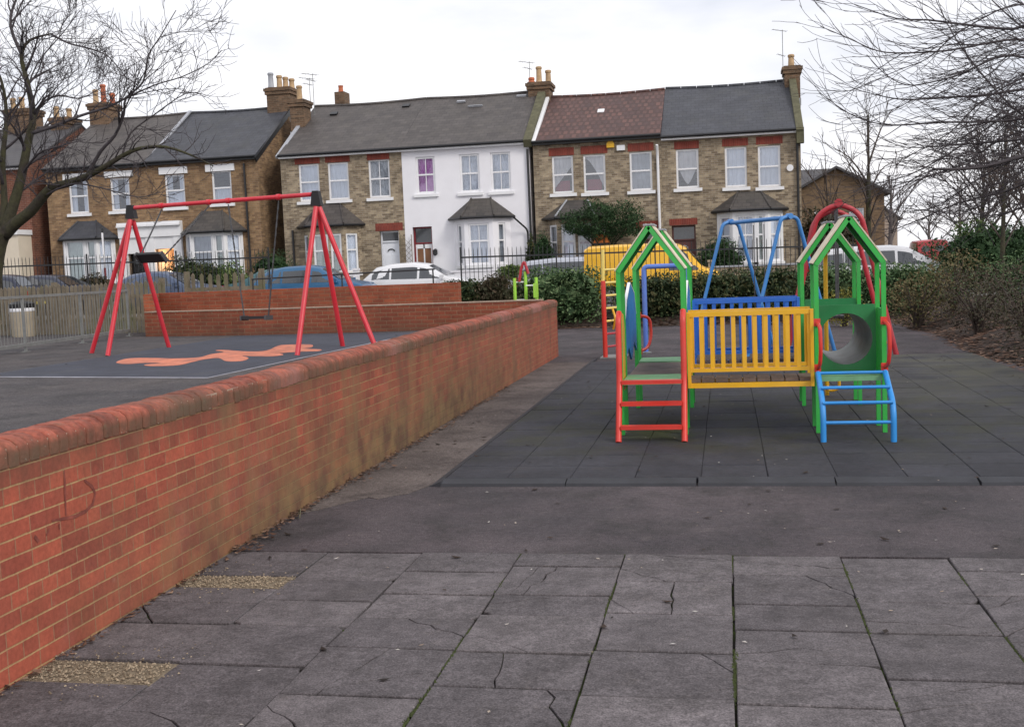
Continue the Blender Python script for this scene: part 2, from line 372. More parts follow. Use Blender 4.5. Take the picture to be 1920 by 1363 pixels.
def paint(name, c, wear=.5):
    t = T(name); k = t.vary(c, .1, 5)
    k = t.mix(t.ramp(t.noise(13, 8, .75), .62, .7, 0, wear), k, tuple(.4*q+.16 for q in c)); k = t.mix(t.ramp(t.noise(38, 5, .7), .68, .74, 0, .7), k, (.13, .1, .085)); k = t.mix(t.ramp(t.noise(1.7, 5), .4, .7, 0, .35), k, tuple(.75*q+.1 for q in c))
    k = t.mix(t.ramp(t.noise(3, 6, .7), .6, .85, 0, .3), k, tuple(.45*q+.02 for q in c))
    return t.fin(k, t.ramp(t.noise(4), .3, .7, .28, .5), 0, .5)
M['red'] = paint('red_paint', (.62, .035, .022)); M['swingred'] = paint('swing_red_paint', (.60, .022, .04)); M['darkred'] = paint('dark_red_paint', (.42, .018, .03))
M['yellow'] = paint('yellow_paint', (.78, .42, .01)); M['paleyellow'] = paint('pale_yellow_paint', (.8, .62, .16))
M['green'] = paint('green_paint', (.03, .42, .06)); M['dgreen'] = paint('dark_green_panel', (.012, .2, .055)); M['lime'] = paint('lime_paint', (.35, .68, .06))
M['deckgreen'] = plain('worn_green_deck', (.17, .37, .19), .7, .2, 5, dirt=(.28, .36, .26), dsc=6)
M['blue'] = paint('blue_paint', (.012, .14, .6)); M['lblue'] = paint('light_blue_paint', (.02, .26, .68)); M['swingblue'] = paint('swing_blue_paint', (.035, .2, .52)); M['barblue'] = paint('lavender_blue_paint', (.1, .2, .6)); M['panelblue'] = paint('panel_blue_paint', (.006, .2, .52))
M['worn'] = plain('worn_roof_board', (.68, .60, .46), .75, .25, 9, dirt=(.32, .27, .28), dsc=4)
M['underboard'] = plain('shaded_green_underside', (.02, .075, .035), .7, .2, 4)  # green darkened so the shade beneath the roof boards sits in the colour
M['plank'] = plain('bridge_plank', (.14, .105, .09), .9, .3, 5, .004, 40)
M['tubesteel'] = plain('brushed_steel', (.24, .28, .28), .42, .25, 6, metal=.4, dirt=(.12, .13, .11), dsc=5)
M['blackrub'] = plain('black_rubber', (.013, .012, .014), .6, .15, 5)
M['chain'] = plain('chain_steel', (.09, .09, .095), .45, .2, 9, metal=.6)
M['tyre'] = plain('tyre', (.015, .015, .016), .8, .1, 5)
M['rim'] = plain('alloy_rim', (.4, .4, .42), .35, .1, 5, metal=.8)
def carpaint(name, c):
    t = T(name); t.b.inputs['Coat Weight'].default_value = .6; t.b.inputs['Coat Roughness'].default_value = .08
    return t.fin(t.vary(c, .05, 2), .35, .15, .5)
for k, c in dict(navy=(.012, .016, .04), bluegrey=(.05, .075, .14), teal=(.012, .085, .1), azure=(.014, .1, .22), carwhite=(.72, .72, .74), silver=(.42, .44, .5), vanyellow=(.85, .46, .01), postred=(.42, .025, .03), suv=(.055, .06, .075), pale=(.6, .6, .62)).items(): M[k] = carpaint('car_paint_'+k, c)
def glass(name, tint, refl):
    t = T(name); g = t.n('ShaderNodeBsdfGlossy'); g.inputs['Roughness'].default_value = .03; g.inputs['Color'].default_value = (.9, .93, 1, 1)
    tr = t.n('ShaderNodeBsdfTransparent'); tr.inputs['Color'].default_value = tuple(tint)+(1,)
    lw = t.n('ShaderNodeLayerWeight'); lw.inputs['Blend'].default_value = .35
    f = t.math('ADD', t.math('MULTIPLY', lw.outputs['Fresnel'], .8), refl)
    ms = t.n('ShaderNodeMixShader'); t.put(ms.inputs[0], f); t.t.links.new(tr.outputs[0], ms.inputs[1]); t.t.links.new(g.outputs[0], ms.inputs[2])
    t.t.links.new(ms.outputs[0], t.o.inputs['Surface']); t.t.nodes.remove(t.b); return t.m
M['pane'] = glass('window_glass', (.92, .94, .96), .13)
t = T('car_glass'); t.b.inputs['Coat Weight'].default_value = 1; t.b.inputs['Coat Roughness'].default_value = .04; M['carglass'] = t.fin((.022, .027, .034), .12, 0, .7)
M['net'] = plain('net_curtain', (.84, .88, .95), .9, .12, 2); M['greennet'] = plain('greenish_curtain', (.72, .78, .72), .9, .15, 2)
M['purple'] = plain('purple_curtain', (.72, .25, .70), .9, .15, 3); M['drape'] = plain('lace_drape', (.72, .71, .72), .9, .15, 3); M['redcloth'] = plain('red_cloth', (.35, .03, .06), .9)
M['greycurtain'] = plain('grey_curtain', (.5, .53, .57), .9, .2, 3)
M['brownpanel'] = plain('varnished_brown', (.2, .09, .04), .5, .2, 5)
M['doorwhite'] = plain('white_door', (.74, .76, .82), .4, .04, 3); M['doorred'] = plain('red_door', (.2, .015, .022), .45, .15, 3); M['doorbrown'] = plain('brown_red_door', (.1, .03, .025), .5, .15, 3)
M['room'] = plain('hall_wall', (.8, .6, .42), .9, .1, 2); M['darkroom'] = plain('dim_interior', (.03, .03, .03), .9)
t = T('lamp_glow'); t.b.inputs['Emission Color'].default_value = (1, .75, .5, 1); t.b.inputs['Emission Strength'].default_value = 6; M['glow'] = t.fin((.9, .8, .7), .5)
M['alarm'] = plain('yellow_alarm_box', (.75, .42, .02), .5); M['bin'] = plain('tan_bin', (.33, .28, .21), .7, .15, 4); M['lightred'] = plain('tail_light', (.4, .01, .015), .2); M['lamp'] = plain('head_light', (.7, .72, .75), .15); M['plate'] = plain('number_plate', (.75, .6, .1), .5)
M['signboard'] = plain('sign_board', (.75, .75, .78), .5); M['orangebox'] = plain('orange_plastic', (.75, .2, .03), .5)

# ------------------------------------------------------------------ ground, paving, mats
RZ = .55        # raised playground level
ST = .32        # street level
m = MB(); m.quad((-400, -60, -.07), (400, -60, -.07), (400, 900, -.07), (-400, 900, -.07)); struct(m.build('ground', M['ground']))
m = MB(); m.box(-3.2, 6.39, -.06, 8, 20.4, 0); m.box(-5.3, 20.4, -.06, 8, 30, 0); struct(m.build('playground_tarmac', M['tarmac']))
m = MB(); m.box(-3.2, -4, -.06, 8, 6.386, -.016); struct(m.build('paving_bed', M['joint']))
# weathered concrete strip between the brick wall and the rubber mat
m = MB(); r2 = random.Random(4); pts = [(-3.06, 7.5)]+[(-3.0+.1*i+r2.uniform(-.02, .02), 7.55+.11*i+r2.uniform(-.16, .14)) for i in range(8)]+[(-2.26, 8.4), (-2.26, 13), (-2.24, 18.9), (-3.06, 18.9)]
m.prism([(x, y, .0) for x, y in pts], (0, 0, .004)); struct(m.build('concrete_path', M['concrete']))
# cracked paving slabs
def split_poly(P, rnd):
    n = len(P); L = [(P[(i+1) % n]-P[i]).length for i in range(n)]
    big = sorted(range(n), key=lambda i: -L[i])[:4]; i, j = sorted(rnd.sample(big, 2))
    a = P[i].lerp(P[(i+1) % n], rnd.uniform(.2, .8)); b = P[j].lerp(P[(j+1) % n], rnd.uniform(.2, .8))
    d = b-a; nr = Vector((-d.y, d.x)); k = max(3, int(d.length/.07))
    jag = [a]+[a+d*(q/k)+nr*rnd.gauss(0, .02) for q in range(1, k)]+[b]; nu = nr.normalized()
    A0 = [P[q % n] for q in range(i+1, j+1)]; B0 = [P[q % n] for q in range(j+1, i+n+1)]
    sd = 1 if sum((p-a).dot(nu) for p in A0) > 0 else -1; gm = rnd.uniform(.0018, .0044); g = [gm*rnd.uniform(.5, 1.4) for _ in jag]
    A = A0+[p+nu*sd*h for p, h in zip(jag, g)][::-1]; B = B0+[p-nu*sd*h for p, h in zip(jag, g)]
    return A, B
rnd = random.Random(21)
m = MB(); cols = [-3.05, -2.43, -1.83, -1.225, -.61, 0, .592, 1.165, 1.76, 2.36, 2.96, 3.56, 4.16, 4.76]
tones = []
for ci in range(len(cols)-1):
    x0, x1 = cols[ci], cols[ci+1]; y = 6.385; off = rnd.choice([0, .05, -.08, .2, .3, -.16])
    first = True
    while y > -3.5:
        L = rnd.choice([.36, .42, .46, .54])+rnd.uniform(-.03, .03)
        if first: L += off; first = False
        y0 = y-L
        holes = []
        if ci == 0:
            for (ga, gb) in ((5.61, 5.86), (4.22, 4.48)):
                if y0 < gb and y > ga: holes.append((ga, gb))
        pieces = [(y0, y)]
        for ga, gb in holes:
            q = []
            for a, b in pieces:
                if a < ga: q.append((a, min(b, ga)))
                if b > gb: q.append((max(a, gb), b))
            pieces = q
        for a, b in pieces:
            if b-a < .06: continue
            g = .0042; jx = lambda: rnd.gauss(0, .0025); gy = rnd.uniform(.006, .014); polys = [[Vector((x0+g+jx(), a+gy)), Vector((x1-g+jx(), a+gy)), Vector((x1-g+jx(), b-.0035)), Vector((x0+g+jx(), b-.0035))]]
            pr = .4 if ci < 2 else .85
            if rnd.random() < pr and b-a > .3:
                A, B = split_poly(polys[0], rnd); polys = [A, B]
                if rnd.random() < .6:
                    k = 0 if rnd.random() < .5 else 1
                    A, B = split_poly(polys[k], rnd); polys[k:k+1] = [A, B]
            for q, P in enumerate(polys):      # chipped corners
                if rnd.random() < .5:
                    i = rnd.randrange(len(P)); v0, v1, v2 = P[i-1], P[i], P[(i+1) % len(P)]
                    if (v0-v1).length > .12 and (v2-v1).length > .12:
                        k1, k2 = rnd.uniform(.02, .07), rnd.uniform(.02, .07); n1 = v1+(v0-v1).normalized()*k1; n2 = v1+(v2-v1).normalized()*k2
                        polys[q] = P[:i]+[n1, n1.lerp(n2, .5)+(n1.lerp(n2, .5)-v1)*rnd.uniform(-.25, .4), n2]+P[i+1:]
            zt = rnd.uniform(-.005, .005); tone = rnd.random()
            for P in polys:
                c = sum(P, Vector((0, 0)))/len(P); tx, ty = rnd.gauss(0, .004), rnd.gauss(0, .004)
                Q = P
                top = [(p.x, p.y, zt+tx*(p.x-c.x)+ty*(p.y-c.y)) for p in Q]
                nq = len(Q)
                area = sum(Q[i].x*Q[(i+1) % nq].y-Q[(i+1) % nq].x*Q[i].y for i in range(nq))
                if area < 0: top = top[::-1]
                ins = [Vector(p)+(Vector((c.x, c.y, p[2]))-Vector(p)).normalized()*.004 for p in top]
                vs = [(p[0], p[1], -.05) for p in top]+[(p[0], p[1], p[2]-.004) for p in top]+ins
                fs = [tuple(range(2*nq, 3*nq))]
                for i in range(nq):
                    k = (i+1) % nq
                    fs += [(i, k, nq+k, nq+i), (nq+i, nq+k, 2*nq+k, 2*nq+i)]
                m.add(vs, fs); tones += [min(1, max(0, .15+.7*tone+rnd.gauss(0, .05)))]*len(fs)
        y = y0
pv = struct(m.build('paving', M['slab'])); pv.data.attributes.new('tone', 'FLOAT', 'FACE').data.foreach_set('value', tones)
# moss tufts in the slab joints
m = MB()
for k in range(6000):
    x = rnd.choice([0, .592, -.61, 1.165, 1.76, .0, 1.165, -1.225])+rnd.gauss(0, .005); y = rnd.uniform(3.6, 6.38)
    if rnd.random() < .12: x, y = rnd.uniform(-1.8, 2.3), 6.386+rnd.gauss(0, .006)
    if sin(y*3.1+x*5)+sin(y*7.3+x*2) < rnd.uniform(-.2, .7): continue
    s = rnd.uniform(.003, .008); a = rnd.uniform(0, pi); z = -.008
    m.add([(x-s*cos(a), y-s*sin(a), z), (x+s*sin(a), y-s*cos(a), z), (x+s*cos(a), y+s*sin(a), z), (x-s*sin(a), y+s*cos(a), z), (x, y, z+s*1.6)], [(0, 1, 4), (1, 2, 4), (2, 3, 4), (3, 0, 4)])
tag(m.build('moss', M['moss']), 'green moss growing along the joints of the grey paving', 'moss', kind='stuff')
# gravel patches where slabs are missing
for (ga, gb) in ((5.61, 5.86), (4.22, 4.48)):
    m = MB(); m.box(-3.05, ga, -.05, -2.43, gb, -.009); struct(m.build('gravel_patch', M['gravelbed']))
m = MB()
for (ga, gb) in ((5.61, 5.86), (4.22, 4.48)):
    for k in range(900):
        x, y = rnd.uniform(-3.04, -2.44), rnd.uniform(ga+.01, gb-.01)
        if k % 5 == 0: x, y = x+rnd.gauss(.02, .05), y+rnd.gauss(0, .13)
        x = max(x, -3.04); s = rnd.uniform(.003, .009); z = (-.006 if ga < y < gb and x < -2.44 else .003)+rnd.uniform(0, .004); a = rnd.uniform(0, 6)
        q = [(x+s*cos(a+j*2.1), y+s*sin(a+j*2.1), z) for j in range(3)]
        m.add(q+[(x, y, z+s*.8)], [(0, 1, 3), (1, 2, 3), (2, 0, 3)])
tag(m.build('gravel', M['gravel']), 'tan gravel filling the gaps of two missing slabs by the brick wall', 'gravel', kind='stuff')
# rubber tile mat, tiles bevelled, sloping edge at the front
m = MB(); X0, X1, Y0, Y1 = -2.22, 3.78, 8.36, 18.55
ny = 20; dy = (Y1-Y0-.14)/ny
for j in range(ny):
    y0 = Y0+.14+j*dy; y1 = y0+dy-rnd.choice([.0015, .002, .005])
    x = X0
    while x < X1:
        a, b = max(x, X0), min(x+.5-rnd.choice([.001, .0015, .0015, .004]), X1)
        if b-a > .05:
            z = .042+rnd.gauss(0, .0009); e = .006; zz = [z+rnd.gauss(0, .001) for _ in range(4)]
            vs = [(a, y0, 0), (b, y0, 0), (b, y1, 0), (a, y1, 0), (a, y0, z-e), (b, y0, z-e), (b, y1, z-e), (a, y1, z-e), (a+e, y0+e, zz[0]), (b-e, y0+e, zz[1]), (b-e, y1-e, zz[2]), (a+e, y1-e, zz[3])]
            m.add(vs, [(0,1,5,4),(1,2,6,5),(2,3,7,6),(3,0,4,7),(4,5,9,8),(5,6,10,9),(6,7,11,10),(7,4,8,11),(8,9,10,11)])
        x += .5
struct(m.build('rubber_matting', M['rubber']))
m = MB(); x = X0-.02
while x < X1:
    b = min(x+1.0-rnd.choice([.003, .004, .012]), X1); z = .041+rnd.gauss(0, .0015)
    m.add([(x, Y0, 0), (b, Y0, 0), (b, Y0+.134, 0), (x, Y0+.134, 0), (x+.004, Y0+.012, .022), (b-.004, Y0+.012, .022), (b-.002, Y0+.134, z), (x+.002, Y0+.134, z)], [(0,1,5,4),(1,2,6,5),(2,3,7,6),(3,0,4,7),(4,5,6,7)])
    x += 1.0
y = Y0
while y < Y1:
    m.add([(X0-.1, y, 0), (X0-.004, y, 0), (X0-.004, y+.99, 0), (X0-.1, y+.99, 0), (X0-.004, y, .04), (X0-.004, y+.99, .04)], [(0,1,4),(3,0,4,5),(2,3,5),(1,2,5,4)]); y += 1
struct(m.build('mat_edging', M['rubberedge']))
# raised playground on the left of the wall
m = MB(); m.box(-60, -8, -.06, -3.29, 20.4, RZ); m.box(-60, 20.4, -.06, -5.3, 30.99, RZ); struct(m.build('raised_tarmac', M['tarmac2']))
A = [(-5.88, 11.95), (-5.45, 19.55), (-9.2, 20.05), (-9.4, 12.75)]
def grow(P, d):
    c = sum((Vector(p) for p in P), Vector((0, 0)))/len(P)
    return [tuple(Vector(p)+(Vector(p)-c).normalized()*d) for p in P]
m = MB(); m.prism([(x, y, RZ) for x, y in grow(A, .08)], (0, 0, .004)); struct(m.build('mat_border_line', M['line']))
m = MB(); m.prism([(x, y, RZ) for x, y in A], (0, 0, .008)); sm = struct(m.build('swing_safety_surface', M['swingmat']))
# orange splash shape inlaid in the swing surface
def blob(poly, name):
    P = [Vector((x, y, 0)) for x, y in poly]; n = len(P); Q = []
    for i in range(n):
        for k in range(4):
            t_ = k/4; a, b, c, d = P[i-1], P[i], P[(i+1) % n], P[(i+2) % n]
            Q.append(.5*((2*b)+(c-a)*t_+(2*a-5*b+4*c-d)*t_*t_+(3*b-a-3*c+d)*t_**3))
    mm = MB(); mm.prism([(p.x, p.y, RZ+.008) for p in Q], (0, 0, .004)); return mm.build(name, M['orange'], sm)
def px(u, v):
    d = ray(u, v); t_ = (RZ+.012-EYE)/d.z; return (d.x*t_, d.y*t_)
blob([px(*q) for q in [(218,679),(240,672),(290,671),(325,672),(372,670),(395,664),(420,660),(404,657),(420,656),(465,659),(500,657),(522,648),(545,646),(583,646),(584,651),(565,653),(601,655),(595,658),(560,659),(525,662),(531,665),(500,668),(455,667),(466,671),(455,676),(425,677),(410,671),(385,673),(362,678),(335,684),(290,686),(270,684),(300,680),(270,680),(235,682)]], 'orange_shape')
# street, kerbs, gardens
def SZ(x): return ST+.0105*max(0., -x)
def strip(mm, x0, x1, y0, y1, dz):
    xs = [x for x in (x0, 0, x1) if x0 <= x <= x1]
    if xs[0] == xs[1]: xs = xs[1:]
    for a, b in zip(xs, xs[1:]):
        if b-a < 1e-6: continue
        mm.hexa([(a, y0, -.06), (b, y0, -.06), (b, y1, -.06), (a, y1, -.06), (a, y0, SZ(a)+dz), (b, y0, SZ(b)+dz), (b, y1, SZ(b)+dz), (a, y1, SZ(a)+dz)])
m = MB(); strip(m, -90, 60, 32.9, 38.3, 0); strip(m, 3.9, 10, 38.3, 260, -.004); struct(m.build('road', M['road']))
m = MB(); strip(m, -90, 60, 31.0, 32.75, .1); strip(m, -90, 3.7, 38.45, 40.0, .1); strip(m, 10.2, 12.5, 38.3, 260, .1); struct(m.build('pavement', M['pave']))
m = MB(); strip(m, -90, 60, 32.754, 32.896, .12); strip(m, -90, 3.7, 38.304, 38.446, .12); strip(m, 3.704, 3.9, 38.304, 260, .12); strip(m, 10.004, 10.196, 38.304, 260, .12); struct(m.build('kerb', M['pave']))
m = MB(); strip(m, -90, 3.7, 40.004, 62, .11); strip(m, 12.504, 90, 32.904, 200, .1); struct(m.build('garden_ground', M['grass']))
# planting beds: mounded soil
def mound(name, x0, x1, y0, y1, f, nx=40, nyy=40):
    mm = MB(); vs = []; fs = []
    for j in range(nyy+1):
        for i in range(nx+1):
            x = x0+(x1-x0)*i/nx; y = y0+(y1-y0)*j/nyy; vs.append((x, y, f(x, y)))
    for j in range(nyy):
        for i in range(nx):
            a = j*(nx+1)+i; fs.append((a, a+1, a+nx+2, a+nx+1))
    mm.add(vs, fs); return struct(mm.build(name, M['soil'], smooth='full'))
def bedz(x, y):
    e = 3.72+.12*sin(y*.9)+.05*sin(y*2.7)
    a = min(1, max(0, (x-e)/1.6)); b = min(1, max(0, (y-(28.6+.15*sin(x*1.3)))/1.5))
    k = max(a, b); return -.03+.42*k*k*(3-2*k)+.03*sin(x*5+y*3)*k+.02*sin(y*9)*k
mound('planting_bed', 3.4, 9.5, 6, 30.95, bedz, 50, 130)
mound('back_planting_bed', -5.28, 3.396, 28, 30.95, bedz, 60, 20)
mound('side_planting_bed', -12, -5.32, 22.3, 30.95, lambda x, y: RZ+.02+.03*sin(x*4+y*3), 30, 30)

# ------------------------------------------------------------------ main brick wall with bullnose coping
wl = thing('brick_wall', 'long low red brick retaining wall with rounded brick coping running from the foreground', 'wall', (-3.05, 0, 0))
m = MB(); m.box(-.235, -6, -.05, 0, 20.3, .93); m.build('brickwork', M['wall'], wl)
m = MB(); y = -6.0
prof = [(.006, -.012), (.008, .05), (-.002, .074), (-.03, .095), (-.07, .106), (-.165, .106), (-.205, .095), (-.233, .074), (-.243, .05), (-.241, -.012)]
k = 0
while y < 20.28:
    L = .0755; dz = rnd.gauss(0, .0022)+.004*sin(y*1.7); dx = rnd.gauss(0, .0022)
    pl = []
    a, b = y+.0025, y+L-.0025
    vs = []
    for yy, sh in ((a, .006), (a+.006, 0), (b-.006, 0), (b, .006)):
        for x, z in prof:
            cx, cz = -.12, .045
            q = 1-sh/.12; vs.append((cx+(x-cx)*q+dx, yy, .93+cz+(z-cz)*q+dz))
    n = len(prof); fs = [tuple(range(n)), tuple(3*n+j for j in range(n-1, -1, -1))]
    for r_ in range(3):
        for j in range(n):
            q = (j+1) % n; fs.append((r_*n+j, (r_+1)*n+j, (r_+1)*n+q, r_*n+q))
    m.add(vs, fs); y += L
m.build('coping', M['coping'], wl, smooth=True)
m = MB(); m.box(-.228, -6, .926, -.004, 20.28, 1.0); m.build('mortar_bed', M['mortarcap'], wl)
# faint dark scrawl on the wall face
def wpx(u, v):
    d = ray(u, v); t_ = (-3.05)/d.x; p = d*t_+Vector((0, 0, EYE)); return Vector((.0025, p.y, p.z))
m = MB()
for st, wd in (([(120, 882), (121, 915), (123, 966)], .016), ([(157, 900), (172, 912), (178, 925), (173, 945), (160, 958), (140, 968), (97, 976)], .018), ([(92, 990), (86, 1003)], .02), ([(110, 982), (111, 992)], .016), ([(64, 1005), (72, 1015)], .03)):
    P = [wpx(*q) for q in st]; k = len(P); vs = []
    for i in range(k):
        d = (P[min(i+1, k-1)]-P[max(i-1, 0)]).normalized(); nn = Vector((0, -d.z, d.y))*(wd/2)*(1 if 0 < i < k-1 else .6); vs += [P[i]-nn, P[i]+nn]
    m.add(vs, [(2*i, 2*i+2, 2*i+3, 2*i+1) for i in range(k-1)])
m.build('scrawl', plain('dark_scrawl', (.2, .05, .035), .85, .5, 14), wl)
def wallrun(name, label, pts, th, z0, z1, mat, cap=None, loc=None):
    o = thing(name, label, 'wall', (pts[0][0], pts[0][1], 0))
    P = [Vector((p[0]-pts[0][0], p[1]-pts[0][1])) for p in pts]; mm = MB(); cc = MB()
    nrm = []
    for i in range(len(P)):
        d = (P[min(i+1, len(P)-1)]-P[max(i-1, 0)]).normalized(); nrm.append(Vector((-d.y, d.x))*(th/2))
    def sweep(B, za, zb, g):
        vs = []
        for p, nn in zip(P, nrm):
            q = nn*(1+2*g/th); vs += [(p.x-q.x, p.y-q.y, za), (p.x+q.x, p.y+q.y, za), (p.x+q.x, p.y+q.y, zb), (p.x-q.x, p.y-q.y, zb)]
        fs = [(3, 2, 1, 0), tuple(len(vs)-4+j for j in range(4))]
        for i in range(len(P)-1):
            for j in range(4):
                k_ = (j+1) % 4; fs.append((i*4+j, i*4+k_, i*4+4+k_, i*4+4+j))
        B.add(vs, fs)
    sweep(mm, z0, z1, 0); mm.build('brickwork', mat, o)
    if cap: sweep(cc, z1+.002, z1+.022, .008); cc.build('coping', cap, o)
    return o
wallrun('brick_wall', 'low weathered brick wall behind the swing, lower of the two stepped walls', [(-11.55, 21.0), (-9.15, 20.42), (-6, 20.34), (-3.32, 20.3)], .23, 0, 1.03, M['lowwall'], M['mortarcap'])
wallrun('brick_wall', 'brighter upper brick wall stepped behind the low wall at the swing', [(-11.62, 21.2), (-11.95, 22.3), (-9.4, 21.75), (-5.2, 21.72)], .23, 0, 1.40, M['upwall'])
# ------------------------------------------------------------------ fences
rail = thing('metal_rail', 'thin black rail on posts along the top of the upper brick wall', 'rail', (-9.6, 21.75, 1.4))
m = MB(); m.tube([(0, 0, .22), (3.9, 0, .28)], .018, 6); m.build('top_rail', M['railblack'], rail)
for x in (.02, 1.95, 3.86):
    m = MB(); m.tube([(x, 0, 0), (x, 0, .23+.015*x)], .016, 6); m.build('post', M['railblack'], rail)
hf = thing('metal_fence', 'low galvanised vertical bar fence in front of the wooden pickets', 'fence', (-11.45, 13.2, RZ))
L = 8.1; ang = math.atan2(8.1, -.7); dx, dyv = cos(ang), sin(ang)
m = MB(); m.bar((0, 0, .94), (dx*L, dyv*L, .94), .045, .045); m.build('top_rail', M['galv'], hf)
m = MB(); m.bar((0, 0, .12), (dx*L, dyv*L, .12), .05, .06); m.build('bottom_rail', M['galv'], hf)
m = MB()
for i in range(int(L/.105)): q = .05+i*.105; m.tube([(dx*q, dyv*q, .12), (dx*q, dyv*q, .94)], .0055, 5)
m.build('bars', plain('dull_galvanised_bar', (.2, .205, .2), .6, .2, 8, metal=.3), hf)
for i in range(5):
    q = L*i/4; m = MB(); m.box(dx*q-.02, dyv*q-.02, 0, dx*q+.02, dyv*q+.02, .96); m.box(dx*q-.06, dyv*q-.06, 0, dx*q+.06, dyv*q+.06, .012); m.build('post', M['galv'], hf)
def picket(name, label, p0, p1, z0, z1, gap=.115):
    o = thing(name, label, 'fence', (p0[0], p0[1], z0)); d = Vector((p1[0]-p0[0], p1[1]-p0[1], 0)); L = d.length; d.normalize(); n_ = Vector((-d.y, d.x, 0)); H = z1-z0
    mm = MB(); i = 0
    while i*gap < L:
        c = d*(i*gap+rnd.gauss(0, .004)); h = H+rnd.gauss(0, .012); w_ = .043; tl = rnd.gauss(0, .006)
        P = [c-d*w_, c+d*w_, c+d*w_+Vector((0, 0, h-.05))+d*tl, c+Vector((0, 0, h))+d*tl, c-d*w_+Vector((0, 0, h-.05))+d*tl]
        mm.prism([p-n_*.03 for p in P], n_*.018); i += 1
    mm.build('pickets', M['wood'], o)
    for z in (.3, H*.72):
        mm = MB(); mm.bar(Vector((0, 0, z)), d*L+Vector((0, 0, z)), .04, .08); mm.build('rail', M['wood'], o)
    k = max(1, int(L/2.2))
    for i in range(k+1):
        c = d*(L*i/k)+n_*.06; mm = MB(); mm.box(c.x-.05, c.y-.05, 0, c.x+.05, c.y+.05, H+.06); mm.build('post', M['wood'], o)
picket('picket_fence', 'weathered wooden picket fence with green algae behind the bin', (-20.5, 23.6), (-12.05, 22.5), RZ, 1.66)
picket('picket_fence', 'short run of pickets showing above the brick wall by the blue grey car', (-11.7, 23.0), (-9.9, 22.9), RZ, 1.78, .2)
def railing(name, label, x0, x1, y, z0, za, zb):
    o = thing(name, label, 'railing', (x0, y, z0)); L = x1-x0
    for f_ in (.12, .86):
        mm = MB(); mm.bar((0, 0, (za-z0)*f_), (L, 0, (zb-z0)*f_), .012, .045); mm.build('rail', M['railblack'], o)
    mm = MB(); n_ = int(L/.125)
    for i in range(n_+1):
        x = i*.125; h = (za+(zb-za)*x/L)-z0; mm.tube([(x, 0, .05), (x, 0, h-.07), (x, 0, h)], [.0095, .0095, .002], 5)
    mm.build('bars', M['railblack'], o)
    k = max(1, int(L/2.75))
    for i in range(k+1):
        x = L*i/k; h = (za+(zb-za)*x/L)-z0; mm = MB(); mm.box(x-.018, -.018, 0, x+.018, .018, h+.02); mm.build('post', M['railblack'], o)
railing('iron_railing', 'black spear topped railings behind the picket fence at the left', -22.0, -13.2, 31.2, RZ, 2.55, 2.48)
railing('iron_railing', 'black spear topped railings behind the hedge and climbing frame', -7.4, 3.6, 31.2, .3, 2.24, 2.12)
# litter bin
b = thing('litter_bin', 'round tan litter bin with black lid and white band by the picket fence', 'bin', (at(43, 600, 22.35).x, 22.35, RZ))
m = MB(); m.lathe((0, 0, 0), [(.235, 0), (.245, .05), (.25, .6)], 20); m.build('body', M['bin'], b, smooth=True)
m = MB(); m.lathe((0, 0, 0), [(.253, .56), (.256, .57), (.256, .63), (.25, .64)], 20); m.build('band', M['signboard'], b, smooth=True)
m = MB(); m.lathe((0, 0, 0), [(.262, .64), (.27, .66), (.268, .73), (.2, .77), (.05, .79)], 20); m.build('lid', M['black'], b, smooth=True)

# ------------------------------------------------------------------ houses
def wallface(mm, O, u, wd, z0, z1, holes, rev=.12, mi=0):
    """vertical wall face from O along u with rectangular openings (x0,x1,z0,z1) and reveals going inwards"""
    u = Vector((u[0], u[1], 0)).normalized(); n_ = Vector((-u.y, u.x, 0)); O = Vector((O[0], O[1], 0))
    P = lambda x, z, d=0: O+u*x+n_*d+Vector((0, 0, z))
    xs = sorted({0, wd, *[h[0] for h in holes], *[h[1] for h in holes]}); zs = sorted({z0, z1, *[h[2] for h in holes], *[h[3] for h in holes]})
    for a, b in zip(xs, xs[1:]):
        for c, d in zip(zs, zs[1:]):
            if any(h[0]-1e-6 <= a and b <= h[1]+1e-6 and h[2]-1e-6 <= c and d <= h[3]+1e-6 for h in holes): continue
            mm.quad(P(a, c), P(b, c), P(b, d), P(a, d), mi)
    for a, b, c, d in holes:
        mm.quad(P(a, c), P(a, c, rev), P(a, d, rev), P(a, d), mi); mm.quad(P(b, c), P(b, d), P(b, d, rev), P(b, c, rev), mi)
        mm.quad(P(a, d), P(a, d, rev), P(b, d, rev), P(b, d), mi); mm.quad(P(a, c), P(b, c), P(b, c, rev), P(a, c, rev), mi)
